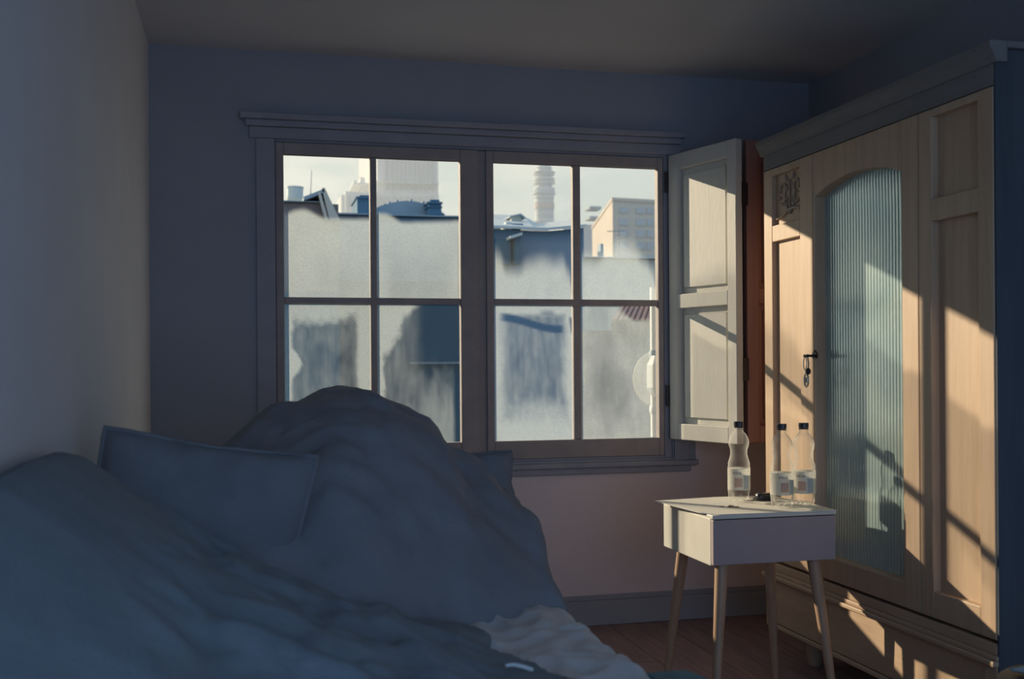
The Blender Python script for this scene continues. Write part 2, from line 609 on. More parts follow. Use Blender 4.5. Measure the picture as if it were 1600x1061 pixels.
def fog_b(u, v):
    n = fbm(u, v, 4, 2)
    e = lerp_tab(((0, .375), (.1, .385), (.32, .442), (1, .425)), u) + 0.006 * n
    c = 0.9 * sm(.95, .99, u) * sm(.44, .6, v)
    return max(0, sm(e - .012, e + .035, v) * (0.97 - 0.20 * sm(.45, .85, v) * sm(1.0, .55, abs(u - .5) * 2) + .05 * n) - c * .3)


def fog_c(u, v):
    n = fbm(u, v, 5, 3)
    e = lerp_tab(((0, .60), (.08, .64), (.18, .74), (.32, .75), (.45, .69), (.62, .66), (.76, .69), (.87, .675), (.95, .76), (1, .92)), u) + .012 * n
    return sm(e - .05, e + .13, v) * (.88 + .12 * n) + 0.10 * sm(.45, .62, v)


def fog_d(u, v):
    n = fbm(u, v, 4, 4)
    e = lerp_tab(((0, .68), (.2, .70), (.38, .60), (.52, .53), (.7, .60), (.85, .70), (.95, .78), (1, 1.0)), u) + .04 * n
    return sm(e - .09, e + .12, v) * (.93 + .07 * n) + .06


def fog_e(u, v):       # lower, far left
    n, m_ = fbm(u, v, 6, 5), fbm(u, v, 14, 6, 2.5)
    left = 1 - sm(.07, .15, u + .04 * n - .10 * sm(.13, .0, abs(v - .42)))
    right = sm(.78, .87, u + .03 * n)
    top = 1 - sm(.06, .22, v + .08 * n)
    c = .26 + .10 * m_ + .12 * n + .12 * sm(.6, 1, v)
    return max(c, .9 * left, .85 * right, .85 * top)


def fog_f(u, v):
    n, m_ = fbm(u, v, 6, 7), fbm(u, v, 16, 8, 3)
    left = 1 - sm(.07, .14, u + .04 * n - .09 * sm(.3, .0, v))
    tl = 1 - sm(.44, .60, u + 1.1 * v + .08 * n)
    clear = sm(.35, .60, u + .06 * n) * (1 - sm(.40, .55, v + .08 * n))
    low = .26 + .12 * n + .10 * m_ + .26 * sm(.55, .8, v) * sm(.45, .75, u)
    c = low * (1 - clear) + .05 * clear
    strip = sm(.88, .93, u + .015 * n) * sm(.2, .5, v)
    c = c * (1 - strip) + .04 * strip
    return max(c, .9 * left * (1 - .0 * v), .92 * tl)


def fog_g(u, v):
    n, m_ = fbm(u, v, 6, 9), fbm(u, v, 18, 10, 6)
    edge = max(1 - sm(.05, .22, u + .04 * n), sm(.82, .96, u + .03 * n), sm(.62, .92, v + .06 * n), 1 - sm(.05, .10, v))
    c = .34 + .10 * n + .12 * m_
    f = c + (.95 - c) * edge
    yl = .095 + .085 * sm(.1, .8, u)
    band = sm(.05, .18, u) * (1 - sm(.84, .90, u)) * (1 - sm(.018, .040, abs(v - yl)))
    band2 = sm(.55, .65, u) * (1 - sm(.72, .8, u)) * (1 - sm(.01, .025, abs(v - .06))) * .5
    corner = sm(.93, .965, u - .2 * (v - .08)) * sm(.08, .11, v) * (1 - sm(.18, .24, v))
    band = max(band, band2, corner)
    return f * (1 - band) + .04 * band


def fog_h(u, v):
    n, m_ = fbm(u, v, 5, 11), fbm(u, v, 18, 12, 4)
    c = .77 + .10 * n + .08 * m_
    c -= .28 * (1 - sm(.1, .34, math.hypot((u - .42) * .9, v - .68))) + .16 * (1 - sm(.05, .22, abs(u - .25))) * (1 - sm(.5, .8, v))
    clear = sm(.44, .56, u - 1.2 * max(0, v - .02) + .05 * n) * (1 - sm(.085, .125, v - .02 * n + .03 * sm(.75, .55, u)))
    clear = max(clear, sm(.905, .93, u))
    return c * (1 - clear) + .05 * clear


def pane(x0, x1, z0, z1, fog, parent, nu=44, nv=70):
    off = Vector((0, 0, 0))
    p = parent
    while p is not None:
        off += p.location
        p = p.parent
    vs, fg, fs = [], [], []
    for j in range(nv + 1):
        for i in range(nu + 1):
            u, v = i / nu, j / nv
            vs.append((x0 + (x1 - x0) * u - off.x, YG - off.y, z1 + (z0 - z1) * v - off.z))
            fg.append(min(1, max(0, fog(u, v))))
    for j in range(nv):
        for i in range(nu):
            a = j * (nu + 1) + i
            fs.append((a, a + nu + 1, a + nu + 2, a + 1))
    me = bpy.data.meshes.new('pane')
    me.from_pydata(vs, [], fs)
    A = me.attributes.new('fog', 'FLOAT', 'POINT')
    A.data.foreach_set('value', fg)
    me.materials.append(M['fogged'])
    o = bpy.data.objects.new('pane', me)
    col.objects.link(o)
    o.parent = parent
    return o


def sash(x0, x1, cols, fogs):
    s = MB()
    zb, zt = 0.712, 1.993
    s.box(x0, cols[0][0], Y0, Y1, zb, zt)
    s.box(cols[-1][1], x1, Y0, Y1, zb, zt)
    s.box(cols[0][0], cols[-1][1], Y0, Y1, zb, ROWS[0][0])
    s.box(cols[0][0], cols[-1][1], Y0, Y1, ROWS[1][1], zt)
    o = s.build('sash', M['sash'], win, bevel=0.003)
    MB().box(cols[0][1], cols[1][0], Y0 + 0.006, Y1, ROWS[0][0], ROWS[1][1]).build('glazing_bar', M['sash'], o, bevel=0.004)
    MB().box(cols[0][0], cols[1][1], Y0 + 0.004, Y1 - 0.002, ROWS[0][1], ROWS[1][0]).build('glazing_bar', M['sash'], o, bevel=0.004)
    k = 0
    for (z0, z1) in ROWS[::-1]:
        for (a, c) in cols:
            pane(a - 0.004, c + 0.004, z0 - 0.004, z1 + 0.004, fogs[k], o)
            k += 1
    return o


s1 = sash(0.1205, 0.940, ((0.152, 0.493), (0.520, 0.863)), (fog_a, fog_b, fog_e, fog_f))
s2 = sash(0.972, 1.752, ((1.004, 1.348), (1.382, 1.728)), (fog_c, fog_d, fog_g, fog_h))
MB().box(0.934, 0.978, YW + 0.008, YW + 0.040, 0.712, 1.993).build('meeting_strip', M['sash'], win, bevel=0.003)
c = at(729, 427, Y=YW - 0.004)
MB().lathe([(0.001, 0), (0.004, 0.0), (0.004, 0.004), (0.002, 0.006)], (0, 0, 0), 10).build('screw', M['steel'], s1)
so = s1.children[-1]
so.location = Vector((c.x, YW - 0.004, c.z)) - s1.location - win.location
so.rotation_euler = (R(90), 0, 0)

# ------------------------------------------------------------------ shutters (two leaves)


def leaf(label, loc, ang, W, z0, z1, m, panels):
    """frame-and-panel leaf; local x runs from hinge to free edge, local -y is the face seen"""
    t = thing('shutter', label, 'shutter', (loc[0], loc[1], z0))
    t.rotation_euler = (0, 0, ang)
    T = 0.034
    st = 0.052
    H = z1 - z0
    def part(name, bb, bev=0.003):
        me_o = bb.build(name, m, None, bevel=bev)
        me_o.parent = t
        return me_o
    part('stile', MB().box(0, st, 0, T, 0, H))
    part('stile', MB().box(W - st, W, 0, T, 0, H))
    edges = [0.0] + [v for p in panels for v in p] + [H]
    for a, c_ in zip(edges[0::2], edges[1::2]):
        part('rail', MB().box(st, W - st, 0.0005, T - 0.0005, a, c_))
    for (a, c_) in panels:
        b_ = MB().box(st - 0.004, W - st + 0.004, 0.029, 0.0335, a - 0.004, c_ + 0.004)
        g = 0.025
        o_ = [(st + g, 0.029, a + g), (W - st - g, 0.029, a + g), (W - st - g, 0.029, c_ - g), (st + g, 0.029, c_ - g)]
        i_ = [(x_ + (0.004 if x_ < W / 2 else -0.004), 0.017, z_ + (0.004 if z_ < (a + c_) / 2 else -0.004)) for x_, _, z_ in o_]
        b_.add(o_ + i_, [(4, 5, 6, 7), (0, 1, 5, 4), (1, 2, 6, 5), (2, 3, 7, 6), (3, 0, 4, 7)])
        part('panel', b_, 0)
    return t


hinge, tip = Vector((1.772, 4.385)), Vector((1.897, 3.985))
dv = tip - hinge
sz0, sz1 = 0.782, 2.0
sh1 = leaf('cream painted shutter leaf with two raised panels, folded open at right of window, sunlit', hinge, math.atan2(dv.y, dv.x), dv.length, sz0, sz1,
           M['shutter'], ((0.068, 0.558), (0.618, 1.150)))
for zz in (0.14, 1.06):
    hb = MB().tube([(-0.006, -0.006, zz), (-0.006, -0.006, zz + 0.09)], 0.006, 10).build('hinge', M['iron'], None)
    hb.parent = sh1
sh2 = leaf('reddish brown shutter leaf behind the cream leaf, half hidden by the armoire', (1.950, 4.000), 0.0, 0.38, sz0 + 0.004, sz1, M['shutter_brown'],
           ((0.068, 0.558), (0.618, 1.150)))

for z_ in (0.25, 0.95):
    o = MB().box(-0.030, 0.004, -0.006, 0.012, z_, z_ + 0.09).build('hinge', M['iron'], None)
    o.parent = sh2

# ------------------------------------------------------------------ armoire
AX, AXB = 1.87, 2.42
AY0, AY1 = 2.420, 3.695            # near end, far end
arm = thing('armoire', 'honey coloured wooden armoire with arched fluted glass centre door, right of window', 'armoire', ((AX + AXB) / 2, (AY0 + AY1) / 2, 0))
DZ0, DZ1 = 0.385, 1.812
b = MB()
b.box(AX + 0.055, AXB, AY1 - 0.022, AY1, 0.137, 1.906)
b.box(AXB - 0.012, AXB, AY0, AY1, 0.137, 1.906)
b.box(AX + 0.055, AXB, AY0, AY1, 0.137, 0.160).box(AX + 0.055, AXB, AY0, AY1, 0.345, 0.372).box(AX + 0.055, AXB, AY0, AY1, 1.815, 1.87)
b.build('carcass', M['wood'], arm, bevel=0.003)
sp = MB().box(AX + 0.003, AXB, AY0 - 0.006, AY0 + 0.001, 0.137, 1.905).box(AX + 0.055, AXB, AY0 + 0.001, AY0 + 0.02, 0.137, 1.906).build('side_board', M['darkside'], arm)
sp['label'] = 'dark side board facing the camera'
# plinth: drawer front, ledges
b = MB()
b.box(AX - 0.014, AX + 0.055, AY0 - 0.004, AY1 + 0.012, 0.318, 0.332)
b.box(AX - 0.004, AX + 0.055, AY0 - 0.004, AY1 + 0.004, 0.332, 0.345)
b.box(AX + 0.002, AX + 0.055, AY0, AY1, 0.345, 0.375)
b.build('ledge', M['wood_h'], arm, bevel=0.003)
b = MB()
b.box(AX, AX + 0.055, AY0, AY0 + 0.05, 0.137, 0.318).box(AX, AX + 0.055, AY1 - 0.05, AY1, 0.137, 0.318)
b.box(AX, AX + 0.055, AY0 + 0.05, AY1 - 0.05, 0.137, 0.152)
b.build('plinth_frame', M['wood_h'], arm, bevel=0.003)
dr = MB().box(AX + 0.004, AX + 0.050, AY0 + 0.053, AY1 - 0.053, 0.155, 0.315).build('drawer', M['wood_h'], arm, bevel=0.003)
for px_ in (2.76, 3.36):
    kb = MB().lathe([(0.006, 0), (0.006, 0.010), (0.015, 0.018), (0.017, 0.026), (0.012, 0.033), (0.003, 0.035)], (0, 0, 0), 16).build('knob', M['iron'], dr, smooth=True)
    kb.location = Vector((AX + 0.004, px_, 0.235)) - arm.location - dr.location
    kb.rotation_euler = (0, R(-90), 0)
for (fx, fy) in ((AX + 0.06, AY0 + 0.06), (AX + 0.14, AY1 - 0.10), (AXB - 0.06, AY0 + 0.06), (AXB - 0.06, AY1 - 0.06)):
    MB().lathe([(0.020, 0.0), (0.026, 0.018), (0.032, 0.055), (0.030, 0.095), (0.024, 0.118), (0.030, 0.137)], (fx, fy, 0), 20).build('foot', M['wood'], arm, smooth=True)
# cornice
b = MB()
prof = [(AX + 0.03, 1.87), (AX - 0.004, 1.87), (AX - 0.008, 1.885), (AX - 0.018, 1.902), (AX - 0.022, 1.906), (AX - 0.022, 1.925), (AX + 0.03, 1.925)]
b.prism(prof, 'y', AY0 - 0.02, AY1 + 0.02)
b.box(AX + 0.03, AXB, AY0 - 0.02, AY1 + 0.02, 1.907, 1.925)
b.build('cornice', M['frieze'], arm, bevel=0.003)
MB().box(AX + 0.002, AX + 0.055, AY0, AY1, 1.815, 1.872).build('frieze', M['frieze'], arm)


def door_frame(name, y0, y1, sl, sr, rails, parent):
    """y1 is the far (photo-left) end; rails = list of (z0,z1)"""
    b_ = MB()
    b_.box(AX, AX + 0.05, y1 - sl, y1, DZ0, DZ1).box(AX, AX + 0.05, y0, y0 + sr, DZ0, DZ1)
    for (a, c_) in rails: b_.box(AX + 0.0006, AX + 0.0494, y0 + sr, y1 - sl, a, c_)
    return b_.build(name, M['wood'], parent, bevel=0.0025)


# left door (far): carved upper panel, plain lower panel
d1 = door_frame('door', 3.338, 3.693, 0.063, 0.088, ((DZ0, 0.46), (1.545, 1.604), (1.785, DZ1)), arm)
b = MB().box(AX + 0.018, AX + 0.034, 3.42, 3.634, 0.455, 1.55)
b.build('panel', M['wood'], d1)
b = MB().box(AX + 0.018, AX + 0.034, 3.42, 3.634, 1.60, 1.79)
b.build('panel', M['wood'], d1)
cv = MB()                                              # scroll-and-leaf carving on the upper panel
yc, zc = 3.522, 1.70
for s in (-1, 1):
    cv.tube([(AX + 0.015, yc + s * (0.004 + 0.034 * math.sin(q * 2.6)), zc - 0.06 + 0.105 * q) for q in [i / 11 for i in range(12)]], [0.005 - 0.0028 * i / 11 for i in range(12)], 8)
    cv.tube([(AX + 0.015, yc + s * (0.050 + 0.020 * cos(q)) , zc + 0.030 + 0.020 * sin(q)) for q in [pi * 1.7 * i / 13 - 0.6 for i in range(14)]], [0.0052 - 0.0024 * i / 13 for i in range(14)], 8)
    cv.tube([(AX + 0.015, yc + s * (0.030 + 0.014 * cos(q)), zc - 0.020 + 0.014 * sin(q)) for q in [pi * 1.6 * i / 11 + 1.4 for i in range(12)]], [0.0045 - 0.002 * i / 11 for i in range(12)], 8)
    for (dy, dz_, ln, an) in ((0.018, 0.020, 0.034, 0.9), (0.040, -0.030, 0.034, 0.35), (0.062, 0.004, 0.028, -0.3), (0.022, 0.055, 0.028, 1.2)):
        p0 = Vector((AX + 0.0155, yc + s * dy, zc + dz_))
        di = Vector((0, s * cos(an), sin(an)))
        cv.tube([p0 + di * ln * q for q in (0, 0.25, 0.5, 0.8, 1.0)], [0.0015, 0.0055, 0.0065, 0.0035, 0.0008], 7)
cv.tube([(AX + 0.014, yc, zc - 0.065), (AX + 0.014, yc, zc + 0.06)], [0.005, 0.0025], 8)
# bracket-shaped lower moulding
cv.tube([(AX + 0.015, 3.622, 1.628), (AX + 0.015, 3.575, 1.634), (AX + 0.015, 3.54, 1.650), (AX + 0.015, 3.49, 1.654), (AX + 0.015, 3.450, 1.648), (AX + 0.015, 3.440, 1.625), (AX + 0.015, 3.432, 1.608)],
        [0.005, 0.006, 0.006, 0.006, 0.007, 0.006, 0.005], 8)
cv.build('carving', M['carving'], d1, smooth='all')
# key plate, key and hanging key tag on the lock stile
kp = at(1274, 556, X=AX)
b = MB()
b.prism([(kp.y - 0.013, kp.z - 0.010), (kp.y + 0.013, kp.z - 0.010), (kp.y + 0.017, kp.z + 0.004), (kp.y + 0.008, kp.z + 0.013), (kp.y, kp.z + 0.020), (kp.y - 0.008, kp.z + 0.013), (kp.y - 0.017, kp.z + 0.004)], 'x', AX - 0.004, AX + 0.001)
b.tube([(AX - 0.003, kp.y, kp.z), (AX - 0.034, kp.y, kp.z)], 0.0045, 10)
b.tube([(AX - 0.034, kp.y - 0.011, kp.z), (AX - 0.034, kp.y + 0.011, kp.z)], 0.0055, 10)
b.build('lock', M['iron'], d1, smooth=True)
b = MB()


def ring(bb, cx, cy, cz, ry, rz, r, n=18):
    pts = [(cx, cy + ry * cos(2 * pi * i / n), cz + rz * sin(2 * pi * i / n)) for i in range(n + 1)]
    bb.tube(pts, r, 6, cap=False)


ring(b, AX - 0.034, kp.y + 0.008, kp.z - 0.026, 0.011, 0.022, 0.0018)
b.tube([(AX - 0.034, kp.y + 0.006, kp.z - 0.045), (AX - 0.033, kp.y + 0.004, kp.z - 0.062)], 0.002, 6)
ring(b, AX - 0.033, kp.y + 0.003, kp.z - 0.082, 0.013, 0.022, 0.0034)
b.lathe([(0.0005, -0.010), (0.004, -0.006), (0.004, 0.006), (0.0005, 0.010)], (AX - 0.033, kp.y + 0.003, kp.z - 0.082), 8)
b.build('key', M['steel'], d1, smooth=True)
b = MB()
b.tube([(AX - 0.034, kp.y - 0.009, kp.z - 0.003), (AX - 0.034, kp.y - 0.016, kp.z - 0.025), (AX - 0.034, kp.y - 0.013, kp.z - 0.045)], 0.002, 6)
b.lathe([(0.003, 0.014), (0.008, 0.008), (0.009, 0.0), (0.004, -0.008)], (AX - 0.034, kp.y - 0.013, kp.z - 0.055), 10)
b.build('key_tassel', M['iron'], d1, smooth=True)

# centre door: fluted glass under a shallow arch
GY0, GY1 = 2.824, 3.325
AZ0, AZ1 = 1.664, 1.708
arc = [(GY0 + (GY1 - GY0) * i / 20, AZ0 + (AZ1 - AZ0) * (1 - (2 * i / 20 - 1) ** 2)) for i in range(21)]
b = MB()
b.box(AX, AX + 0.05, GY1, 3.335, DZ0, DZ1).box(AX, AX + 0.05, 2.745, GY0, DZ0, DZ1)
b.box(AX + 0.0006, AX + 0.0494, GY0, GY1, DZ0, 0.46)
b.prism(arc + [(GY1, DZ1), (GY0, DZ1)], 'x', AX + 0.0006, AX + 0.0494)
d2 = b.build('door', M['wood'], arm, bevel=0.0025)
b = MB()                                               # reeded pane: one upright flute every 16 mm
n, pitch = 31 * 8, (GY1 - GY0 + 0.02) / 31
vs, fs = [], []
for i in range(n + 1):
    yy = GY0 - 0.01 + (GY1 - GY0 + 0.02) * i / n
    ph = ((yy - GY0 + 0.01) / pitch) % 1.0
    dx = 0.0016 * (1 - (2 * ph - 1) ** 2) ** 0.5
    vs += [(AX + 0.041 - dx, yy, 0.45), (AX + 0.041 - dx, yy, 1.72)]
    if i: fs.append((2 * i - 2, 2 * i - 1, 2 * i + 1, 2 * i))
b.add(vs, fs)
b.box(AX + 0.0415, AX + 0.046, GY0 - 0.01, GY1 + 0.01, 0.45, 1.72)
b.build('fluted_glass', M['fluted'], d2)

# right door (near)
d3 = door_frame('door', AY0 + 0.002, 2.741, 0.060, 0.060, ((DZ0, 0.46), (1.497, 1.56), (1.79, DZ1)), arm)
MB().box(AX + 0.022, AX + 0.036, 2.478, 2.685, 0.455, 1.50).build('panel', M['wood'], d3)
MB().box(AX + 0.022, AX + 0.036, 2.478, 2.685, 1.555, 1.795).build('panel', M['wood'], d3)

# ------------------------------------------------------------------ bedside table
NX0, NX1, NY0, NY1, NZ0, NZ1 = 1.365, 1.775, 3.040, 3.440, 0.490, 0.645
tb = thing('bedside_table', 'white bedside table with one drawer and four splayed wooden legs beside the armoire', 'table', ((NX0 + NX1) / 2, (NY0 + NY1) / 2, 0))
b = MB()
T = 0.014
b.box(NX0, NX0 + T, NY0 + 0.019, NY1, NZ0, NZ1 - 0.012).box(NX1 - T, NX1, NY0 + 0.019, NY1, NZ0, NZ1 - 0.012)
b.box(NX0 + T, NX1 - T, NY0 + 0.019, NY1, NZ0, NZ0 + T).box(NX0 + T, NX1 - T, NY1 - T, NY1, NZ0 + T, NZ1 - 0.012)
b.build('case', M['white'], tb, bevel=0.002)
MB().box(NX0 - 0.002, NX1 + 0.002, NY0 - 0.002, NY1 + 0.002, NZ1 - 0.012, NZ1).build('tabletop', M['white'], tb, bevel=0.002)
dw = MB().box(NX0 + 0.0005, NX1 - 0.0005, NY0, NY0 + 0.0185, NZ0 + 0.004, NZ1 - 0.015).build('drawer', M['front'], tb, bevel=0.002)
kb = MB().lathe([(0.005, 0), (0.005, 0.008), (0.011, 0.014), (0.012, 0.020), (0.008, 0.025), (0.002, 0.026)], (0, 0, 0), 16).build('knob', M['iron'], dw, smooth=True)
kb.location = Vector((1.572, NY0, 0.578)) - tb.location
kb.rotation_euler = (R(90), 0, 0)
for sx in (-1, 1):
    for sy in (-1, 1):
        tx = (NX0 + NX1) / 2 + sx * 0.155
        ty = (NY0 + NY1) / 2 + sy * 0.150
        MB().tube([(tx + sx * 0.050, ty + sy * 0.050, 0.0), (tx, ty, NZ0)], [0.0105, 0.0205], 18).build('leg', M['leg'], tb, smooth=True)

# a large sheet of card lying on the table top, its left edge overhanging
cd = MB()
cd.prism([(1.322, 3.415), (1.350, 3.100), (1.385, 3.046), (1.775, 3.030), (1.782, 3.20), (1.752, 3.435), (1.560, 3.452)], 'z', NZ1 + 0.0004, NZ1 + 0.0022)
tag(cd.build('card_sheet', M['paper']), 'large white card sheet covering bedside table top, overhanging left edge', 'card')
ZT = NZ1 + 0.0024

# ------------------------------------------------------------------ bottles


def bottle(label, x, y, ang, waist, crumple):
    t = thing('water_bottle', label, 'bottle', (x, y, ZT), 'plastic water bottles on the bedside table')
    t.rotation_euler = (0, 0, ang)
    H = 0.247
    r = 0.0365
    prof = [(0.004, 0.012), (0.018, 0.004), (0.026, 0.000), (0.031, 0.002), (0.0345, 0.010), (0.0355, 0.030), (r, 0.038), (r, 0.112), (0.0345, 0.118), (r - 0.001, 0.124),
            (0.034, 0.132), (0.0305, 0.142), (waist, 0.158), (waist + 0.0006, 0.172), (0.0325, 0.186), (0.0335, 0.196), (0.0315, 0.207), (0.0265, 0.218), (0.0195, 0.227),
            (0.0145, 0.232), (0.0128, 0.236), (0.0128, 0.239), (0.0155, 0.240), (0.0155, 0.242), (0.0125, 0.243), (0.0125, 0.256)]

    def mod(rr, zz, a):
        if zz < 0.036:
            q = 0.5 + 0.5 * cos(5 * a)
            k = 1 - zz / 0.036
            rr *= 1 - 0.20 * k * (1 - q)
            zz += 0.012 * k * (1 - q) * (1 if rr > 0.012 else 0)
        if crumple and 0.13 < zz < 0.215:
            rr *= 1 - crumple * max(0, cos(a - 0.2)) ** 3 * (0.5 + 0.5 * sin(zz * 210)) + crumple * 0.3 * sin(3 * a + zz * 90)
        return rr, zz

    MBt = MB().lathe(prof, (0, 0, 0), 40, mod)
    MBt.f = [f for f in MBt.f if len(f) == 4 or f[0] > len(MBt.v) - 45 or True]
    body = MBt.build('bottle_body', M['pet'], None, smooth='all')
    body.parent = t
    cp = MB().lathe([(0.0148, 0.2435), (0.0152, 0.245), (0.0152, 0.248)], (0, 0, 0), 24)
    cp.lathe([(0.0148, 0.249), (0.0155, 0.250), (0.0155, 0.2625), (0.0142, 0.264)], (0, 0, 0), 40, lambda rr, zz, a: (rr + (0.0004 if int(a / (2 * pi) * 40 + 0.5) % 2 else 0), zz))
    cp = cp.build('cap', M['black'], None)
    cp.parent = t
    rl = r + 0.0005
    lb = MB()
    nseg = 40
    vs = []
    for k in range(nseg + 1):
        a = 2 * pi * k / nseg
        vs += [(rl * cos(a), rl * sin(a), 0.040), (rl * cos(a), rl * sin(a), 0.110)]
    lb.add(vs, [(2 * k, 2 * k + 2, 2 * k + 3, 2 * k + 1) for k in range(nseg)])
    lo = lb.build('label', M['label'], None, smooth='all')
    lo.parent = t

    def patch(bb, a0, a1, z0, z1, rr):
        k = max(2, int((a1 - a0) / 0.12))
        vs_ = []
        for i in range(k + 1):
            a = a0 + (a1 - a0) * i / k
            vs_ += [(rr * cos(a), rr * sin(a), z0), (rr * cos(a), rr * sin(a), z1)]
        bb.add(vs_, [(2 * i, 2 * i + 2, 2 * i + 3, 2 * i + 1) for i in range(k)])

    pr = MB()
    patch(pr, 1.25, 1.95, 0.050, 0.080, rl + 0.0003)
    o = pr.build('orange_print', M['orange'], None)
    o.parent = lo
    pr = MB()                                          # lettering strokes too small to read in the photograph
    a = 1.10
    for w in (0.10, 0.05, 0.10, 0.05, 0.06, 0.10):
        patch(pr, a, a + w * 0.8, 0.092, 0.100, rl + 0.0003)
        a += w + 0.06
    o = pr.build('dark_print', M['ink'], None)
    o.parent = lo
    pr = MB()
    patch(pr, 2.05, 2.6, 0.044, 0.088, rl + 0.0003)
    o = pr.build('teal_print', M['teal_print'], None)
    o.parent = lo
    return t


bottle('water bottle with black cap, leftmost on the bedside table, in front of the brown leaf', 1.584, 3.319, R(150), 0.0270, 0.0)
bottle('dented water bottle with black cap, middle one of three on bedside table', 1.650, 3.148, R(165), 0.0278, 0.10)
bottle('water bottle with black cap nearest the fluted glass, rightmost of the three', 1.738, 3.168, R(140), 0.0290, 0.02)

# small black fob with a key beside the left bottle
fb = thing('key_fob', 'small glossy black key fob lying between the left and middle bottles', 'key fob', (1.672, 3.315, ZT))
b = MB()
vs, fs = [], []
nu, nv = 20, 10
for j in range(nv + 1):
    ph = -pi / 2 + pi * j / nv
    for i in range(nu):
        th = 2 * pi * i / nu
        sx = lambda c_, e: math.copysign(abs(c_) ** e, c_)
        vs.append((1.672 + 0.030 * sx(cos(ph), 0.5) * sx(cos(th), 0.6), 3.315 + 0.020 * sx(cos(ph), 0.5) * sx(sin(th), 0.6), ZT + 0.013 + 0.013 * sx(sin(ph), 0.5)))
for j in range(nv):
    for i in range(nu):
        fs.append((j * nu + i, j * nu + (i + 1) % nu, (j + 1) * nu + (i + 1) % nu, (j + 1) * nu + i))
b.add(vs, fs).build('fob_body', M['black'], fb, smooth='all')
b = MB()
b.tube([(1.640 + 0.014 * cos(2 * pi * i / 16), 3.325 + 0.014 * sin(2 * pi * i / 16), ZT + 0.003 + 0.006 * (1 + cos(2 * pi * i / 16)) / 2) for i in range(17)], 0.0014, 6, cap=False)
b.build('key_ring', M['steel'], fb, smooth='all')
b = MB().box(1.610, 1.638, 3.322, 3.330, ZT, ZT + 0.0025).tube([(1.634, 3.326, ZT + 0.0022), (1.648, 3.326, ZT + 0.0022)], 0.007, 10)
b.build('key_blade', M['steel'], fb)

# a few copper coins at the left front of the card
for i, (cx, cy, dz, lab) in enumerate(((1.470, 3.205, 0, 'leftmost of the small copper coins lying on the white card'),
                                       (1.492, 3.192, 0, 'second small copper coin from the left on the white card'),
                                       (1.510, 3.188, 0.0, 'third small copper coin from the left on the white card, biggest'),
                                       (1.500, 3.202, 0.0020, 'top copper coin lying across the others on the white card'))):
    rr = 0.0085 + 0.002 * (i == 2)
    o = MB().lathe([(rr * 0.8, 0.0), (rr, 0.0003), (rr, 0.0015), (rr * 0.9, 0.0018), (rr * 0.85, 0.0015)], (cx, cy, ZT + dz), 20).build('coin', M['coin'], None, smooth=True)
    tag(o, lab, 'coin', 'coins on the card')

# ------------------------------------------------------------------ bed, pillows, duvets
bed = thing('bed', 'low dark wooden bed against the left wall, mostly under the bedding', 'bed', (0.19, 2.1, 0))
BX0, BX1, BYa, BYb = -0.335, 0.715, 0.55, 3.55
b = MB().box(BX0, BX0 + 0.03, BYa, BYb, 0.18, 0.30).box(BX1 - 0.035, BX1 - 0.005, BYa, BYb, 0.18, 0.30)
b.box(BX0 + 0.03, BX1 - 0.035, BYa, BYa + 0.03, 0.18, 0.30).box(BX0 + 0.03, BX1 - 0.035, BYb - 0.03, BYb, 0.18, 0.30)
b.build('bed_frame', M['bedwood'], bed, bevel=0.004)
for yy in [BYa + 0.08 + 0.19 * i for i in range(15)]:
    MB().box(BX0 + 0.03, BX1 - 0.035, yy, yy + 0.08, 0.28, 0.2995).build('slat', M['bedwood'], bed)
for (lx, ly) in ((BX0 + 0.04, BYa + 0.05), (BX1 - 0.05, BYa + 0.05), (BX0 + 0.04, BYb - 0.05), (BX1 - 0.05, BYb - 0.05)):
    MB().box(lx - 0.025, lx + 0.025, ly - 0.025, ly + 0.025, 0, 0.18).build('leg', M['bedwood'], bed, bevel=0.003)


def nz3(x_, y_, s, k=0.0, d=4):
    return noise.fractal(Vector((x_ * s, y_ * s, k)), 0.9, 2.0, d)


SH = 0.525


def sheet_h(x_, y_, amp=1.0):
    """top of the sheet: soft creases fanning from the heap to the near right"""
    z = SH
    f = x_ - 0.22 * (y_ - 2.5) * (0.75 - x_)
    w = noise.noise(Vector((x_ * 5, y_ * 3.2, 4.0)))
    w2 = noise.noise(Vector((x_ * 9 + 3, y_ * 5, 7.0)))
    r1 = (1 - abs(noise.noise(Vector((f * 13 + 1.4 * w, y_ * 2.6 + 0.8 * w2, 1.0))))) ** 3
    r2 = (1 - abs(noise.noise(Vector((f * 7 + 1.2 * w2, y_ * 8.5 + 1.5 * w, 5.0))))) ** 3
    k = sm(1.9, 2.4, y_)
    z += amp * (0.024 * r1 * (0.45 + 0.55 * k) + 0.020 * r2 * (1 - 0.7 * k)) + 0.006 * w
    z -= 0.012
    return z


def grid(name, m, X0, X1, Ya, Yb, nx, ny, h, parent=None, thick=0.0, smooth='all', keep=None):
    vs, fs = [], []
    for j in range(ny + 1):
        for i in range(nx + 1):
            x_, y_ = X0 + (X1 - X0) * i / nx, Ya + (Yb - Ya) * j / ny
            vs.append(h(x_, y_))
    for j in range(ny):
        for i in range(nx):
            a = j * (nx + 1) + i
            if keep is None or keep(X0 + (X1 - X0) * (i + .5) / nx, Ya + (Yb - Ya) * (j + .5) / ny):
                fs.append((a, a + 1, a + nx + 2, a + nx + 1))
    o = MB().add(vs, fs).build(name, m, parent, smooth=smooth)
    bm = bmesh.new()
    bm.from_mesh(o.data)
    bmesh.ops.delete(bm, geom=[v for v in bm.verts if not v.link_faces], context='VERTS')
    bm.to_mesh(o.data)
    bm.free()
    if thick:
        s_ = o.modifiers.new('solid', 'SOLIDIFY')
        s_.thickness = thick
        s_.offset = -1
    return o


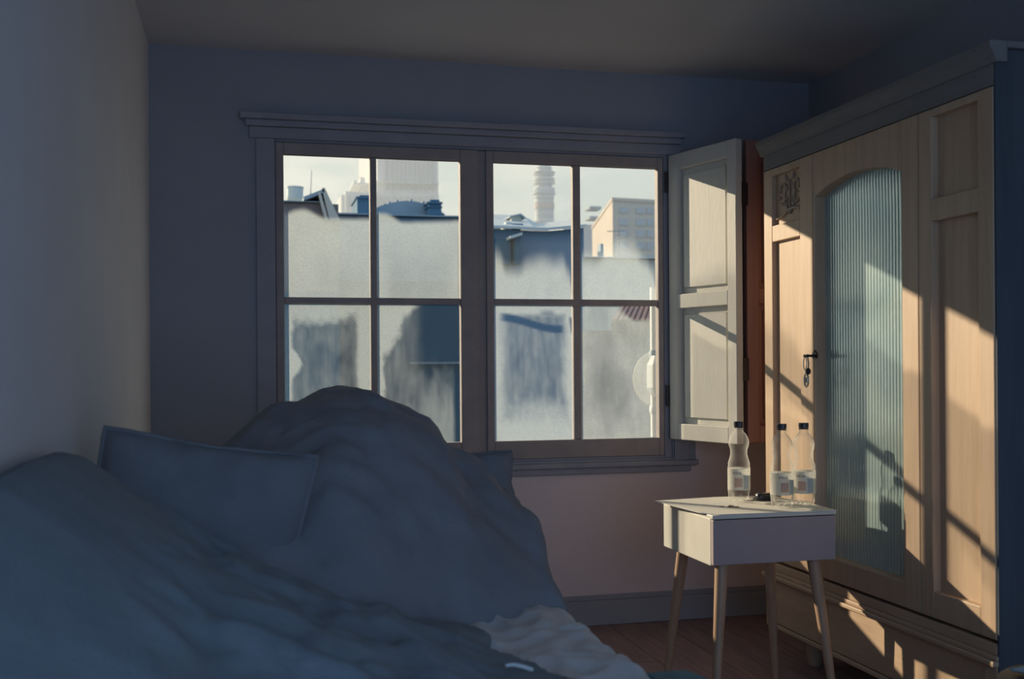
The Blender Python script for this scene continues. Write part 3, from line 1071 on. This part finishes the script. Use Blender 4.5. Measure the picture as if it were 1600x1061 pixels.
mt = thing('mattress', 'mattress on the low bed under a creased grey sheet', 'mattress', (0.19, 2.1, 0.30))
MB().box(BX0 + 0.012, BX1 - 0.016, BYa + 0.01, BYb - 0.01, 0.302, 0.50).build('mattress_core', M['sheet'], mt, bevel=0.04, seg=4)


def sheet_pt(x_, y_):
    # beyond the bed's right edge the sheet rolls over and hangs
    e = BX1 - 0.010
    if x_ > e:
        d = x_ - e
        a = min(d / 0.03, pi / 2)
        fx = e + 0.03 * sin(a) + 0.008 * sin(y_ * 24) * min(1, d / 0.1)
        fz = sheet_h(e, y_) - 0.03 * (1 - cos(a)) - max(0, d - 0.03 * pi / 2)
        return (fx, y_, max(fz, 0.20))
    if x_ < BX0 + 0.03: return (x_, y_, SH)
    return (x_, y_, sheet_h(x_, y_))


grid('bed_sheet', M['sheet'], BX0 + 0.008, BX1 + 0.27, BYa + 0.02, BYb - 0.02, 110, 240, sheet_pt, mt)

# the big duvet heap: crest profile across the bed, sinking towards the camera
CREST = [(-0.34, 0.76), (-0.19, 0.80), (-0.10, 0.86), (-0.04, 0.905), (0.027, 0.965), (0.06, 0.992), (0.10, 1.004), (0.135, 1.004), (0.175, 1.026), (0.21, 1.042), (0.249, 1.047), (0.30, 1.040), (0.371, 1.015), (0.442, 0.985),
         (0.485, 0.960), (0.512, 0.925), (0.525, 0.89), (0.56, 0.865), (0.622, 0.84), (0.66, 0.80), (0.70, 0.755), (0.80, 0.70)]


def lin(tab, u):
    if u <= tab[0][0]: return tab[0][1]
    for (a, va), (b_, vb) in zip(tab, tab[1:]):
        if u <= b_: return va + (vb - va) * (u - a) / (b_ - a)
    return tab[-1][1]


DE = 0.690


def duvet_land(x_):
    return 2.47 - 0.30 * (1 - sm(0.25, 0.72, x_)) - 0.50 * (1 - sm(-0.3, 0.35, x_)) + 0.02 * sin(x_ * 19)


def duvet_h(x_, y_):
    c_ = lin(CREST, x_ / 1.0)
    back = 1 - sm(3.05, 3.45, y_)
    # front slope: lands on the sheet along a slanting line
    land = duvet_land(x_)
    s = (y_ - land) / (2.98 - land)
    s = max(0.0, min(1.0, s))
    g = (1 - (1 - s) ** 1.9)
    base = SH + 0.012 - 0.05 * (1 - sm(0.0, 0.05, s))
    f = 0.020 * nz3(x_, y_, 5, 3.3) * sm(0, .3, s) + 0.012 * sin(x_ * 22 + y_ * 9 + 4 * nz3(x_, y_, 3, 1.1)) * sm(0, .35, s) * (1 - 0.85 * sm(2.85, 2.98, y_))
    return base + (c_ - base) * g * (0.35 + 0.65 * back) + f * (0.4 if y_ > 2.93 else 1)


def duvet_pt(x_, y_):
    if x_ > DE:
        d = x_ - DE
        a = min(d / 0.06, pi / 2)
        h0 = duvet_h(DE, y_)
        fx = DE + 0.055 * sin(a) + (0.014 * sin(y_ * 21) + 0.02 * nz3(y_, d, 6, 8.0)) * min(1, d / 0.12)
        fz = h0 - 0.06 * (1 - cos(a)) - max(0, d - 0.06 * pi / 2)
        return (fx, y_, max(fz, 0.10))
    return (x_, y_, duvet_h(x_, y_))


o = grid('duvet', M['duvet'], -0.33, DE + 0.42, 1.85, 3.46, 110, 150, duvet_pt, None, 0.015, keep=lambda x_, y_: y_ > duvet_land(min(x_, DE)) - 0.03)
tag(o, 'large dark navy duvet heaped high in front of the window', 'duvet')

# second blanket in the near left foreground


def blanket_t(x_, y_):
    return (1 - sm(0.25, 0.62, x_ + 0.10 * nz3(x_, y_, 4, 7.0) + 0.10 * sm(1.6, 2.0, y_))) * (1 - sm(2.10, 2.36, y_ + 0.08 * (x_ - 0.1)))


def blanket_pt(x_, y_):
    t_ = blanket_t(x_, y_)
    prof = lin([(0.6, 0.60), (1.2, 0.735), (1.48, 0.80), (1.74, 0.805), (2.04, 0.80), (2.3, 0.785)], y_)
    side = lin([(-0.34, 1.16), (-0.29, 1.145), (-0.20, 1.06), (-0.05, 0.92), (0.2, 0.80), (0.5, 0.72)], x_)
    z = SH + 0.030 + (prof * side - SH) * t_ - 0.06 * (1 - sm(0.0, 0.05, t_))
    z += (0.018 * nz3(x_, y_, 6, 5.0) + 0.010 * sin(y_ * 26 + x_ * 12 + 4 * nz3(x_, y_, 4, 2.2))) * t_ * sm(-0.22, -0.05, x_)
    return (x_, y_, z)


o = grid('blanket', M['duvet2'], -0.325, 0.56, 0.62, 2.36, 90, 150, blanket_pt, None, 0.012, keep=lambda x_, y_: blanket_t(x_, y_) > 0.0002)
tag(o, 'crumpled slate blue blanket in the near left foreground of the bed', 'blanket')


def cushion(name, label, cat, m, c, size, rot, puff=0.5, piping=True):
    """a pillow: flat-edged pad with pointed corners"""
    t = thing(name, label, cat, c)
    t.rotation_euler = rot
    n = 26
    vs, fs = [], []
    W, H, D = size
    for s in (1, -1):
        for j in range(n + 1):
            for i in range(n + 1):
                u, v = 2 * i / n - 1, 2 * j / n - 1
                k = max(0, (1 - u ** 4) * (1 - v ** 4)) ** puff
                pin = 1 - 0.06 * (1 - u * u) * 0 - 0.07 * (1 - abs(u)) * abs(v) ** 3
                pin2 = 1 - 0.07 * (1 - abs(v)) * abs(u) ** 3
                z_ = s * D / 2 * k + 0.01 * nz3(u, v, 2.2, c[0] + s)
                vs.append((u * W / 2 * pin2, v * H / 2 * pin, z_))
    m_ = (n + 1) ** 2
    for j in range(n):
        for i in range(n):
            a = j * (n + 1) + i
            fs.append((a, a + 1, a + n + 2, a + n + 1))
            fs.append((m_ + a, m_ + a + n + 1, m_ + a + n + 2, m_ + a + 1))
    o_ = MB().add(vs, fs).build('pillow_body', m, None, smooth='all')
    o_.parent = t
    if piping:
        pts = []
        for i in range(n + 1): pts.append(vs[i])
        for j in range(1, n + 1): pts.append(vs[j * (n + 1) + n])
        for i in range(n - 1, -1, -1): pts.append(vs[n * (n + 1) + i])
        for j in range(n - 1, -1, -1): pts.append(vs[j * (n + 1)])
        o_ = MB().tube(pts, 0.006, 6, cap=False).build('seam', m, None, smooth='all')
        o_.parent = t
    return t


# upright pillow with a sharp corner by the left wall, and a square one slumped on the right of the heap
cushion('pillow', 'dark pillow with a pointed corner standing up by the left wall', 'pillow', M['pillow'], (-0.100, 2.32, 0.775), (0.44, 0.36, 0.11), (R(72), R(9), R(-6)))
cushion('pillow', 'dark squared cushion slumped at the right end of the duvet heap, below window', 'pillow', M['pillow'], (0.585, 3.00, 0.77), (0.31, 0.17, 0.12), (R(80), R(-1), R(2)), 0.32)

# thin white cable end on the bed
b = MB()
pa, pb = at(790, 1040, Z=0.572), at(832, 1047, Z=0.560)
b.tube([pa, pa.lerp(pb, 0.3) + Vector((0, 0, 0.004)), pa.lerp(pb, 0.65) + Vector((0, 0, 0.003)), pb], [0.003, 0.0035, 0.004, 0.004, 0.0035], 8)
tag(b.build('cable_end', M['cable'], None, smooth=True), 'short white curved cable end lying on the grey sheet at bottom', 'cable')

# ribbed teal throw on a small basket at the right of the bed
th = thing('ribbed_throw', 'teal ribbed knitted throw folded on the bed corner at bottom edge', 'throw', (0.80, 1.90, 0.40))
for i in range(13):
    x0 = 0.752 + i * 0.0095
    zt = 0.502 - 0.0016 * max(0, i - 7) ** 1.5
    MB().tube([(x0 + 0.035, 1.62, zt - 0.01), (x0 + 0.018, 1.80, zt), (x0, 1.975 - 0.004 * max(0, i - 8), zt - 0.001), (x0 - 0.004, 1.995 - 0.004 * max(0, i - 8), zt - 0.012),
               (x0 - 0.002, 2.0 - 0.004 * max(0, i - 8), zt - 0.05)], 0.0072, 10).build('rib', M['teal'], th, smooth='all')
st = thing('hamper', 'small dark woven hamper under the teal throw beside the bed', 'hamper', (0.81, 1.82, 0))
b = MB()
b.box(0.765, 0.91, 1.65, 1.980, 0.0, 0.482)
b.build('hamper_body', M['bedwood'], st, bevel=0.01)

# low stool with a pale cloth at the very right edge
sl = thing('stool', 'low dark stool at the bottom right edge of the picture', 'stool', (1.62, 1.86, 0))
MB().lathe([(0.13, 0.425), (0.145, 0.43), (0.145, 0.45), (0.135, 0.457)], (1.62, 1.86, 0), 32).build('seat', M['bedwood'], sl, smooth=True)
for k in range(3):
    a = 2 * pi * k / 3 + 0.4
    MB().tube([(1.62 + 0.15 * cos(a), 1.86 + 0.15 * sin(a), 0), (1.62 + 0.09 * cos(a), 1.86 + 0.09 * sin(a), 0.43)], [0.012, 0.016], 12).build('leg', M['bedwood'], sl, smooth=True)


def cloth_pt(x_, y_):
    r_ = math.hypot(x_ - 1.60, y_ - 1.88)
    return (x_, y_, 0.462 + 0.012 * abs(nz3(x_, y_, 16, 3)) + 0.022 * max(0, 1 - r_ / 0.11))


o = grid('folded_cloth', M['pale_blue'], 1.53, 1.68, 1.80, 1.94, 24, 24, cloth_pt, None, 0.004)
tag(o, 'pale blue crumpled cloth lying on the low stool', 'cloth')

# ------------------------------------------------------------------ outside
M['brick'] = mat('soot_brick', (0.30, 0.24, 0.21), (0.22, 0.18, 0.17), 0.9, 9, bump=0.2)
M['slate'] = mat('blue_slate_wall', (0.13, 0.24, 0.33), (0.10, 0.19, 0.27), 0.85, 0.8, bump=0.1)
M['slate2'] = mat('grey_blue_metal', (0.40, 0.46, 0.48), (0.34, 0.40, 0.43), 0.7, 1.5)
M['teal_wall'] = mat('dark_teal_wall', (0.018, 0.125, 0.19), (0.014, 0.10, 0.155), 0.9, 0.7)
M['pale'] = mat('pale_concrete', (0.82, 0.82, 0.76), (0.76, 0.77, 0.72), 0.9, 0.05)
M['pale2'] = mat('pale_glazing', (0.58, 0.62, 0.60), (0.54, 0.58, 0.57), 0.6, 0.05)
M['pale_red'] = mat('pale_red_band', (0.80, 0.62, 0.52), rough=0.8)
M['beige'] = mat('beige_render', (0.72, 0.62, 0.50), (0.66, 0.57, 0.46), 0.9, 0.3)
M['winblue'] = mat('far_window_glass', (0.50, 0.55, 0.56), rough=0.3)
M['roofpale'] = mat('pale_metal_roof', (0.72, 0.72, 0.64), (0.64, 0.65, 0.58), 0.6, 0.5)
M['whitehut'] = mat('white_render', (0.88, 0.86, 0.78), rough=0.8)
M['tile'] = mat('red_brown_tile', (0.26, 0.14, 0.12), (0.19, 0.12, 0.13), 0.9, 5)
M['street'] = mat('street', (0.16, 0.16, 0.16), rough=0.95)
M['antenna'] = mat('antenna_metal', (0.22, 0.24, 0.26), rough=0.5)
M['outwhite'] = mat('white_pvc', (0.85, 0.84, 0.78), rough=0.5)
M['dishm'] = mat('cream_dish', (0.80, 0.72, 0.58), rough=0.6)

G0 = -6.0
struct(MB().box(-300, 400, 5.2, 500, G0 - 0.3, G0).build('ground', M['street']))


def px_box(bb, p0, p1, Y, depth, z_lo=None):
    """box whose front face spans two surveyed corners on the plane Y"""
    a, c_ = at(*p0, Y=Y), at(*p1, Y=Y)
    bb.box(a.x, c_.x, Y, Y + depth, z_lo if z_lo is not None else c_.z, a.z)
    return a, c_


# house with the water tank and the roof gable (left sash)
Y = 15.0
hs = thing('tank_house', 'low dark brick house with flat roof at far left of the view', 'house', (at(480, 320, Y=Y).x, Y, G0))
a_, c_ = at(415, 316, Y=Y), at(529, 345, Y=Y)
z_ = at(480, 455, Y=Y).z
MB().box(-3.6, c_.x, Y, Y + 1.9, z_, a_.z).build('brick_wall', M['brick'], hs)
MB().box(-3.6, c_.x, Y + 0.02, Y + 1.9, G0, z_).build('painted_wall', M['teal_wall'], hs)
b = MB(); a_, c_ = at(415, 312, Y=Y - .08), at(515, 316.5, Y=Y - .08); b.box(-3.65, c_.x, Y - 0.08, Y + 1.95, c_.z, a_.z); b.build('coping', M['slate2'], hs, bevel=0.01)
b = MB()
pk, l0, r0 = at(506, 298, Y=Y - 0.1), at(474, 314, Y=Y - 0.1), at(531, 345, Y=Y - 0.1)
up = Vector((0, 0, 0.055))
b.prism([(l0.x, l0.z), (pk.x, pk.z - 0.03), (pk.x, pk.z + 0.02), (l0.x, l0.z + 0.05)], 'y', Y - 0.15, Y + 2.0)
b.build('lean_roof', M['slate2'], hs)
b = MB()
b.prism([(pk.x - 0.03, pk.z + 0.03), (pk.x + 0.01, pk.z + 0.03), (r0.x, r0.z), (r0.x - 0.14, r0.z)], 'y', Y - 0.15, Y + 1.2)
b.prism([(pk.x - 0.085, pk.z - 0.03), (pk.x - 0.05, pk.z - 0.03), (r0.x - 0.16, r0.z), (r0.x - 0.20, r0.z)], 'y', Y - 0.16, Y - 0.08)
b.build('gable_board', M['beige'], hs)
tk = thing('water_tank', 'round pale water tank on the flat roof at far left', 'tank', at(461, 313, Y=Y + 1.0))
c = at(461, 313, Y=Y + 1.0)
rr = 0.118
MB().lathe([(rr * .96, 0.0), (rr, 0.01), (rr * .98, 0.09), (rr, 0.17)], c, 28).build('tank_body', M['roofpale'], tk, smooth=True)
MB().lathe([(rr * 1.06, 0.171), (rr * 1.06, 0.192), (rr * .3, 0.205)], c, 28).build('lid', M['roofpale'], tk, smooth=True)
c = at(485, 312, Y=Y + 0.6)
b = MB().tube([c, at(487, 266, Y=Y + 0.6)], [0.007, 0.004], 6)
tag(b.build('mast', M['antenna']), 'thin bare antenna mast rising beside the round water tank', 'antenna')

# long dark facade across the courtyard, with vaulted roof and two turrets
Y = 17.0
fc = thing('courtyard_block', 'long dark slate building across courtyard with vaulted roof, behind left sash', 'building', (at(620, 340, Y=Y).x, Y, G0))
b = MB(); zz = at(640, 440, Y=Y).z; a0, a1 = px_box(b, (527, 337), (745, 360), Y, 6.0, zz); b.build('facade', M['slate'], fc)
b = MB(); zz = at(640, 440, Y=Y).z; b.box(-3.5, at(745, 440, Y=Y).x, Y + 0.02, Y + 5.9, G0, zz); b.build('lower_wall', M['teal_wall'], fc)
b = MB(); px_box(b, (525, 334.5), (746, 338), Y - 0.08, 6.0); b.build('coping', M['slate2'], fc)
b = MB()
vt = [(588, 325), (596, 321), (606, 318), (620, 315), (634, 313.5), (648, 314.5), (660, 317), (672, 321.5), (684, 327), (696, 335), (588, 337)]
b.prism([(at(p, q, Y=Y + 0.6).x, at(p, q, Y=Y + 0.6).z) for p, q in vt], 'y', Y + 0.6, Y + 4.0)
b.build('vaulted_roof', M['slate2'], fc)
for (p, q) in ((600, 321), (608, 317.6), (620, 315), (642, 314), (661, 317.5)):
    cc = at(p, q, Y=Y + 0.7)
    MB().box(cc.x - 0.018, cc.x + 0.018, Y + 0.65, Y + 0.75, cc.z - 0.04, cc.z + 0.022).build('roof_vent', M['slate2'], fc)
b = MB(); px_box(b, (558, 309), (579, 336), Y + 0.3, 0.8); px_box(b, (556, 306.5), (580, 310), Y + 0.25, 0.9); px_box(b, (562, 304.5), (577, 307), Y + 0.3, 0.8)
b.build('turret', M['slate'], fc, bevel=0.01)
b = MB(); px_box(b, (669.5, 318), (690, 336), Y + 0.3, 0.8); px_box(b, (667, 314.5), (692, 318.2), Y + 0.25, 0.9); px_box(b, (672, 311.5), (687, 315), Y + 0.3, 0.8)
px_box(b, (667.5, 322), (692, 324.5), Y + 0.27, 0.86)
b.build('turret', M['slate'], fc, bevel=0.01)
b = MB(); px_box(b, (640, 566), (745, 568), Y - 0.10, 0.1)
b.build('gutter', M['slate2'], fc)

# hazy slab tower with its podium
Y = 120.0
tw = thing('slab_tower', 'tall pale office tower on a wide podium, hazy beyond the dark roofs', 'building', (at(637, 330, Y=Y).x, Y, G0))
b = MB(); px_box(b, (589, 195), (685, 340), Y, 20, G0); b.build('tower_shaft', M['pale'], tw)
for p in range(600, 684, 7):
    b = MB(); px_box(b, (p, 195), (p + 3.5, 296), Y - 0.3, 0.4); b.build('glazing_strip', M['pale2'], tw)
b = MB(); px_box(b, (588, 283), (686, 287), Y - 1.2, 2.0); b.build('ledge', M['pale'], tw)
b = MB(); px_box(b, (552, 285), (592, 289), Y + 1, 6); px_box(b, (563, 277), (570, 285), Y + 2, 4); px_box(b, (553, 281), (557, 285), Y + 2, 4); px_box(b, (566, 289), (590, 300), Y + 2, 6)
b.build('roof_terrace', M['pale'], tw)
b = MB(); px_box(b, (540, 299), (686, 340), Y - 2, 14, G0); px_box(b, (533, 304), (541, 340), Y - 1, 12, G0)
b.build('podium', M['pale'], tw)
for p in range(544, 684, 10):
    b = MB(); px_box(b, (p, 306), (p + 5, 322), Y - 2.3, 0.4); b.build('podium_window', M['pale2'], tw)

# hazy round tower with ring decks
Y = 150.0
rt = thing('ringed_tower', 'round hazy tower with stacked ring decks and one reddish band', 'tower', (at(850, 340, Y=Y).x, Y, G0))
cx_ = at(850.5, 330, Y=Y).x


def px_r(w): return w / 1700.0 * Y * 0.99
def px_z(q): return at(850, q, Y=Y).z


MB().lathe([(px_r(15.5), G0), (px_r(15.5), px_z(300)), (px_r(12.5), px_z(298)), (px_r(12), px_z(262)), (px_r(10), px_z(258)), (px_r(9), px_z(225))], (cx_, Y, 0), 28).build('tower_core', M['pale2'], rt, smooth=True)
for (q, w, h_) in ((343, 16.5, 6), (333, 15.8, 2), (315, 16.2, 2), (307, 16.5, 3), (301.5, 18.5, 2.5), (294, 17.2, 6), (285, 18, 2.5), (279, 17.5, 3), (272, 17, 2), (269, 18, 1.6), (262, 13.5, 1.5), (256, 11.5, 1.3)):
    MB().lathe([(px_r(w), px_z(q + h_)), (px_r(w), px_z(q))], (cx_, Y, 0), 28).build('ring_deck', M['pale'], rt)
MB().lathe([(px_r(16.6), px_z(327)), (px_r(16.6), px_z(318.5))], (cx_, Y, 0), 28).build('red_band', M['pale_red'], rt)

# near dark block with pale roof (right sash)
Y = 14.0
nb = thing('pale_roof_block', 'dark blue walled block with sunny pale sheet roof, behind right sash', 'building', (at(830, 380, Y=Y).x, Y, G0))
pts = [(748, 357.5), (772, 358), (800, 359), (830, 361), (852, 361.5), (875, 359.5), (912, 356)]
top = [(at(p, q, Y=Y).x, at(p, q, Y=Y).z) for p, q in pts]
b = MB().prism([(top[0][0], G0)] + top + [(top[-1][0], G0)], 'y', Y, Y + 0.4)
b.build('facade', M['slate'], nb)
b = MB()
n = len(top)
vs = [(x_, Y - 0.12, z_ + 0.0) for x_, z_ in top] + [(x_, Y - 0.12, z_ + 0.035) for x_, z_ in top] + [(x_ * 1.25, Y + 4.0, max(z_ + 0.18, 1.1 + (z_ - 1.1) * 1.36) + (0.12 if i < 4 else 0.0)) for i, (x_, z_) in enumerate(top)]
fs = [(i, i + 1, n + i + 1, n + i) for i in range(n - 1)] + [(n + i, n + i + 1, 2 * n + i + 1, 2 * n + i) for i in range(n - 1)]
b.add(vs, fs).build('sheet_roof', M['roofpale'], nb)
b = MB(); px_box(b, (799, 337.5), (814.5, 352), Y + 1.5, 1.2); b.build('roof_hut', M['whitehut'], nb)
b = MB()
h0, h1 = at(797, 337, Y=Y + 1.4), at(821, 337, Y=Y + 1.4)
b.prism([(h0.x, h0.z), (at(814, 333.5, Y=Y + 1.4).x, at(814, 333.5, Y=Y + 1.4).z), (h1.x, h1.z - 0.02), (h1.x, h1.z - 0.04), (at(814, 336, Y=Y + 1.4).x, at(814, 336, Y=Y + 1.4).z), (h0.x, h0.z - 0.02)], 'y', Y + 1.4, Y + 2.8)
b.build('hut_roof', M['slate2'], nb)
b = MB(); px_box(b, (800.5, 349), (817.5, 357.5), Y + 0.3, 0.3); b.build('roof_box', M['slate'], nb)
b = MB(); px_box(b, (790.5, 347), (800, 357.5), Y + 0.3, 0.3); b.build('roof_box', M['roofpale'], nb)
b = MB(); px_box(b, (805, 367), (814.5, 412), Y - 0.30, 0.3); b.build('chimney', M['teal_wall'], nb)
b = MB()
q0, q1 = at(796, 370, Y=Y - 0.36), at(815, 364, Y=Y - 0.36)
b.prism([(q0.x, q0.z - 0.03), (q1.x, q1.z - 0.03), (q1.x, q1.z + 0.005), (q0.x, q0.z + 0.005)], 'y', Y - 0.40, Y + 0.0)
b.build('awning', M['roofpale'], nb)
b = MB(); px_box(b, (772, 372), (798, 412), Y - 0.2, 0.2); b.build('bay', M['teal_wall'], nb)
b = MB(); px_box(b, (748, 346), (796, 354), Y + 8, 3, 0.0)
tag(b.build('flat_roof_shed', M['slate2'], None), 'dark flat roofed shed at left edge of right sash view', 'shed')

# beige corner block
Y = 42.0
cA, cB, cC = at(957, 313.5, Y=Y), at(926, 326, Y=Y + 8), at(1050, 320, Y=Y + 1.5)
bb_ = thing('beige_block', 'sunlit beige corner block of flats with grey shaded front', 'building', (cA.x, Y, G0))
zt = cA.z
Lx = at(925, 320, Y=Y + 9).x
b = MB().prism([(cA.x, Y), (cC.x + 2, Y + 0.6), (cC.x + 2, Y + 9), (Lx, Y + 9)], 'z', G0, zt)
b.build('block_wall', M['beige'], bb_)
b = MB().prism([(cA.x - 0.05, Y - 0.08), (cC.x + 2, Y + 0.52), (cC.x + 2, Y + 9), (Lx - 0.05, Y + 9)], 'z', zt, zt + 0.12)
b.build('parapet', M['beige'], bb_)
for q in (324, 341, 359, 378, 398):
    for (p, w) in ((967, 15), (995, 15), (1013, 9), (1034, 14)):
        a_, c_ = at(p, q, Y=Y), at(p + w, q + (11 if q > 330 else 9), Y=Y)
        f_ = lambda x_: Y + 0.6 * (x_ - cA.x) / (cC.x + 2 - cA.x)
        MB().prism([(a_.x, f_(a_.x) - 0.06), (c_.x, f_(c_.x) - 0.06), (c_.x, f_(c_.x) + 0.05), (a_.x, f_(a_.x) + 0.05)], 'z', c_.z, a_.z).build('window', M['winblue'], bb_)
for q in (326, 341.5):
    c_ = at(925, q, Y=Y + 8.6)
    MB().box(c_.x - 0.25, c_.x + 0.35, Y + 8.2, Y + 9.0, c_.z - 0.08, c_.z + 0.06).build('balcony', M['slate2'], bb_)
c_ = at(940.5, 380, Y=Y + 5)
lowb = MB(); px_box(lowb, (880, 350), (926, 420), Y + 16, 5, G0)
tag(lowb.build('far_grey_house', M['pale2'], None), 'pale grey far house left of the beige block', 'house')
lowb = MB(); px_box(lowb, (815, 346), (905, 380), Y + 22, 5, G0)
tag(lowb.build('far_terrace', M['beige'], None), 'far low terrace at the foot of the round tower', 'house')
Yn = 20.0
lo_ = thing('parapet_house', 'pale edged flat roof house below the beige block, behind the fogged pane', 'house', (at(960, 405, Y=Yn).x, Yn, G0))
b = MB(); px_box(b, (903, 404), (1060, 480), Yn, 4, G0); b.build('facade', M['beige'], lo_)
b = MB(); px_box(b, (903, 400.5), (1062, 404.5), Yn - 0.1, 4.2); b.build('coping', M['whitehut'], lo_)
b = MB(); px_box(b, (938.5, 381), (943, 401), Yn + 0.5, 0.2); b.build('vent_pipe', M['slate2'], lo_)
c0 = at(966.5, 402, Y=Yn + 1)
c1 = at(966.5, 357, Y=Yn + 1)
b = MB().tube([c0, c1], 0.014, 6)
for (q, wl, wr) in ((361, 18, 10), (367, 3, 4), (373, 3, 5)):
    b.tube([at(966.5 - wl, q + 0.5, Y=Yn + 1), at(966.5 + wr, q - 0.5, Y=Yn + 1)], 0.009, 6)
tag(b.build('roof_antenna', M['antenna']), 'television antenna with crossbars in front of the beige block', 'antenna')

# red-brown tiled roof near, lower right; cream dish and white pipe just outside the right pane
Y = 9.0
tr_ = thing('tiled_house', 'red brown tiled low roof seen through lower right pane', 'house', (at(1000, 480, Y=Y).x, Y, G0))
b = MB()
a_, c_ = at(955, 505, Y=Y), at(1060, 505, Y=Y)
e_, g_ = at(975, 474, Y=Y + 1.5), at(1062, 470, Y=Y + 1.5)
b.add([a_, c_, g_, e_, a_ - Vector((0, 0, .06)), c_ - Vector((0, 0, .06)), g_ - Vector((0, 0, .06)), e_ - Vector((0, 0, .06))], [(0, 1, 2, 3), (7, 6, 5, 4), (0, 4, 5, 1), (1, 5, 6, 2), (2, 6, 7, 3), (3, 7, 4, 0)])
b.build('roof_slab', M['tile'], tr_)
for i in range(12):
    s0, s1 = a_.lerp(c_, (i + .5) / 12), e_.lerp(g_, (i + .5) / 12)
    MB().tube([s0 + Vector((0, 0, .005)), s1 + Vector((0, 0, .005))], 0.028, 6).build('roof_tile_row', M['tile'], tr_, smooth=True)
b = MB(); xl_ = at(904, 505, Y=Y).x
b.prism([(xl_, Y + 0.1), (c_.x, Y + 0.1), (c_.x * 1.3, Y + 1.5), (xl_ * 1.25, Y + 1.5)], 'z', G0, a_.z - 0.06); b.build('house_wall', M['brick'], tr_)

Yd = 5.0
pp = thing('drain_pipe', 'white pipe running down outside the right edge of the window', 'pipe', (at(1022, 600, Y=Yd).x, Yd, G0))
px0 = at(1024, 600, Y=Yd).x
MB().tube([(px0, Yd, 1.48), (px0, Yd, G0)], 0.024, 16).build('pipe_run', M['outwhite'], pp, smooth=True)
for q in (553, 640): 
    z_ = at(1022, q, Y=Yd).z
    MB().lathe([(0.027, -0.018), (0.030, -0.010), (0.030, 0.010), (0.027, 0.018)], (px0, Yd, z_), 16).build('pipe_clip', M['slate2'] if q < 600 else M['outwhite'], pp, smooth=True)
# octagonal junction box held on the pipe
z_ = at(1022, 586, Y=Yd).z
MB().lathe([(0.030, -0.105), (0.056, -0.060), (0.056, 0.050), (0.030, 0.095)], (px0 + 0.004, Yd - 0.02, z_), 8).build('pipe_joint', M['outwhite'], pp)
ds = thing('satellite_dish', 'round cream satellite dish outside the lower right pane', 'satellite dish', at(1022, 592, Y=5.35))
c_ = at(1026, 592, Y=5.35)
n = 32
b = MB()
prof = [(0.004, 0.035), (0.045, 0.030), (0.09, 0.017), (0.130, 0.0), (0.134, -0.004), (0.130, -0.006), (0.09, 0.010), (0.045, 0.023), (0.004, 0.028)]
vs = []
for (r_, d_) in prof:
    for k in range(n):
        a = 2 * pi * k / n
        vs.append((c_.x + r_ * cos(a), c_.y + d_, c_.z + r_ * sin(a) * 1.1))
fs = [(j * n + k, (j + 1) * n + k, (j + 1) * n + (k + 1) % n, j * n + (k + 1) % n) for j in range(len(prof) - 1) for k in range(n)]
b.add(vs, fs).build('dish', M['dishm'], ds, smooth='all')
b = MB().tube([(c_.x, c_.y + 0.03, c_.z), (c_.x + 0.02, c_.y + 0.10, c_.z - 0.05), (c_.x + 0.02, c_.y + 0.10, G0)], 0.012, 8)
b.build('dish_arm', M['antenna'], ds, smooth=True)

# hazy air over the distant town
hz = bpy.data.materials.new('town_haze')
hz.use_nodes = True
hz.node_tree.nodes.clear()
vs_ = N(hz.node_tree, 'ShaderNodeVolumeScatter')
vs_.inputs['Color'].default_value = (0.96, 0.98, 0.95, 1)
vs_.inputs['Density'].default_value = 0.0068
vs_.inputs['Anisotropy'].default_value = 0.2
hz.node_tree.links.new(vs_.outputs[0], N(hz.node_tree, 'ShaderNodeOutputMaterial').inputs['Volume'])
o = MB().box(-11, 140, 23, 116, G0 + 0.1, 60).build('haze', hz)
tag(o, 'pale haze hanging in the air in front of the far towers', 'haze', kind='stuff')
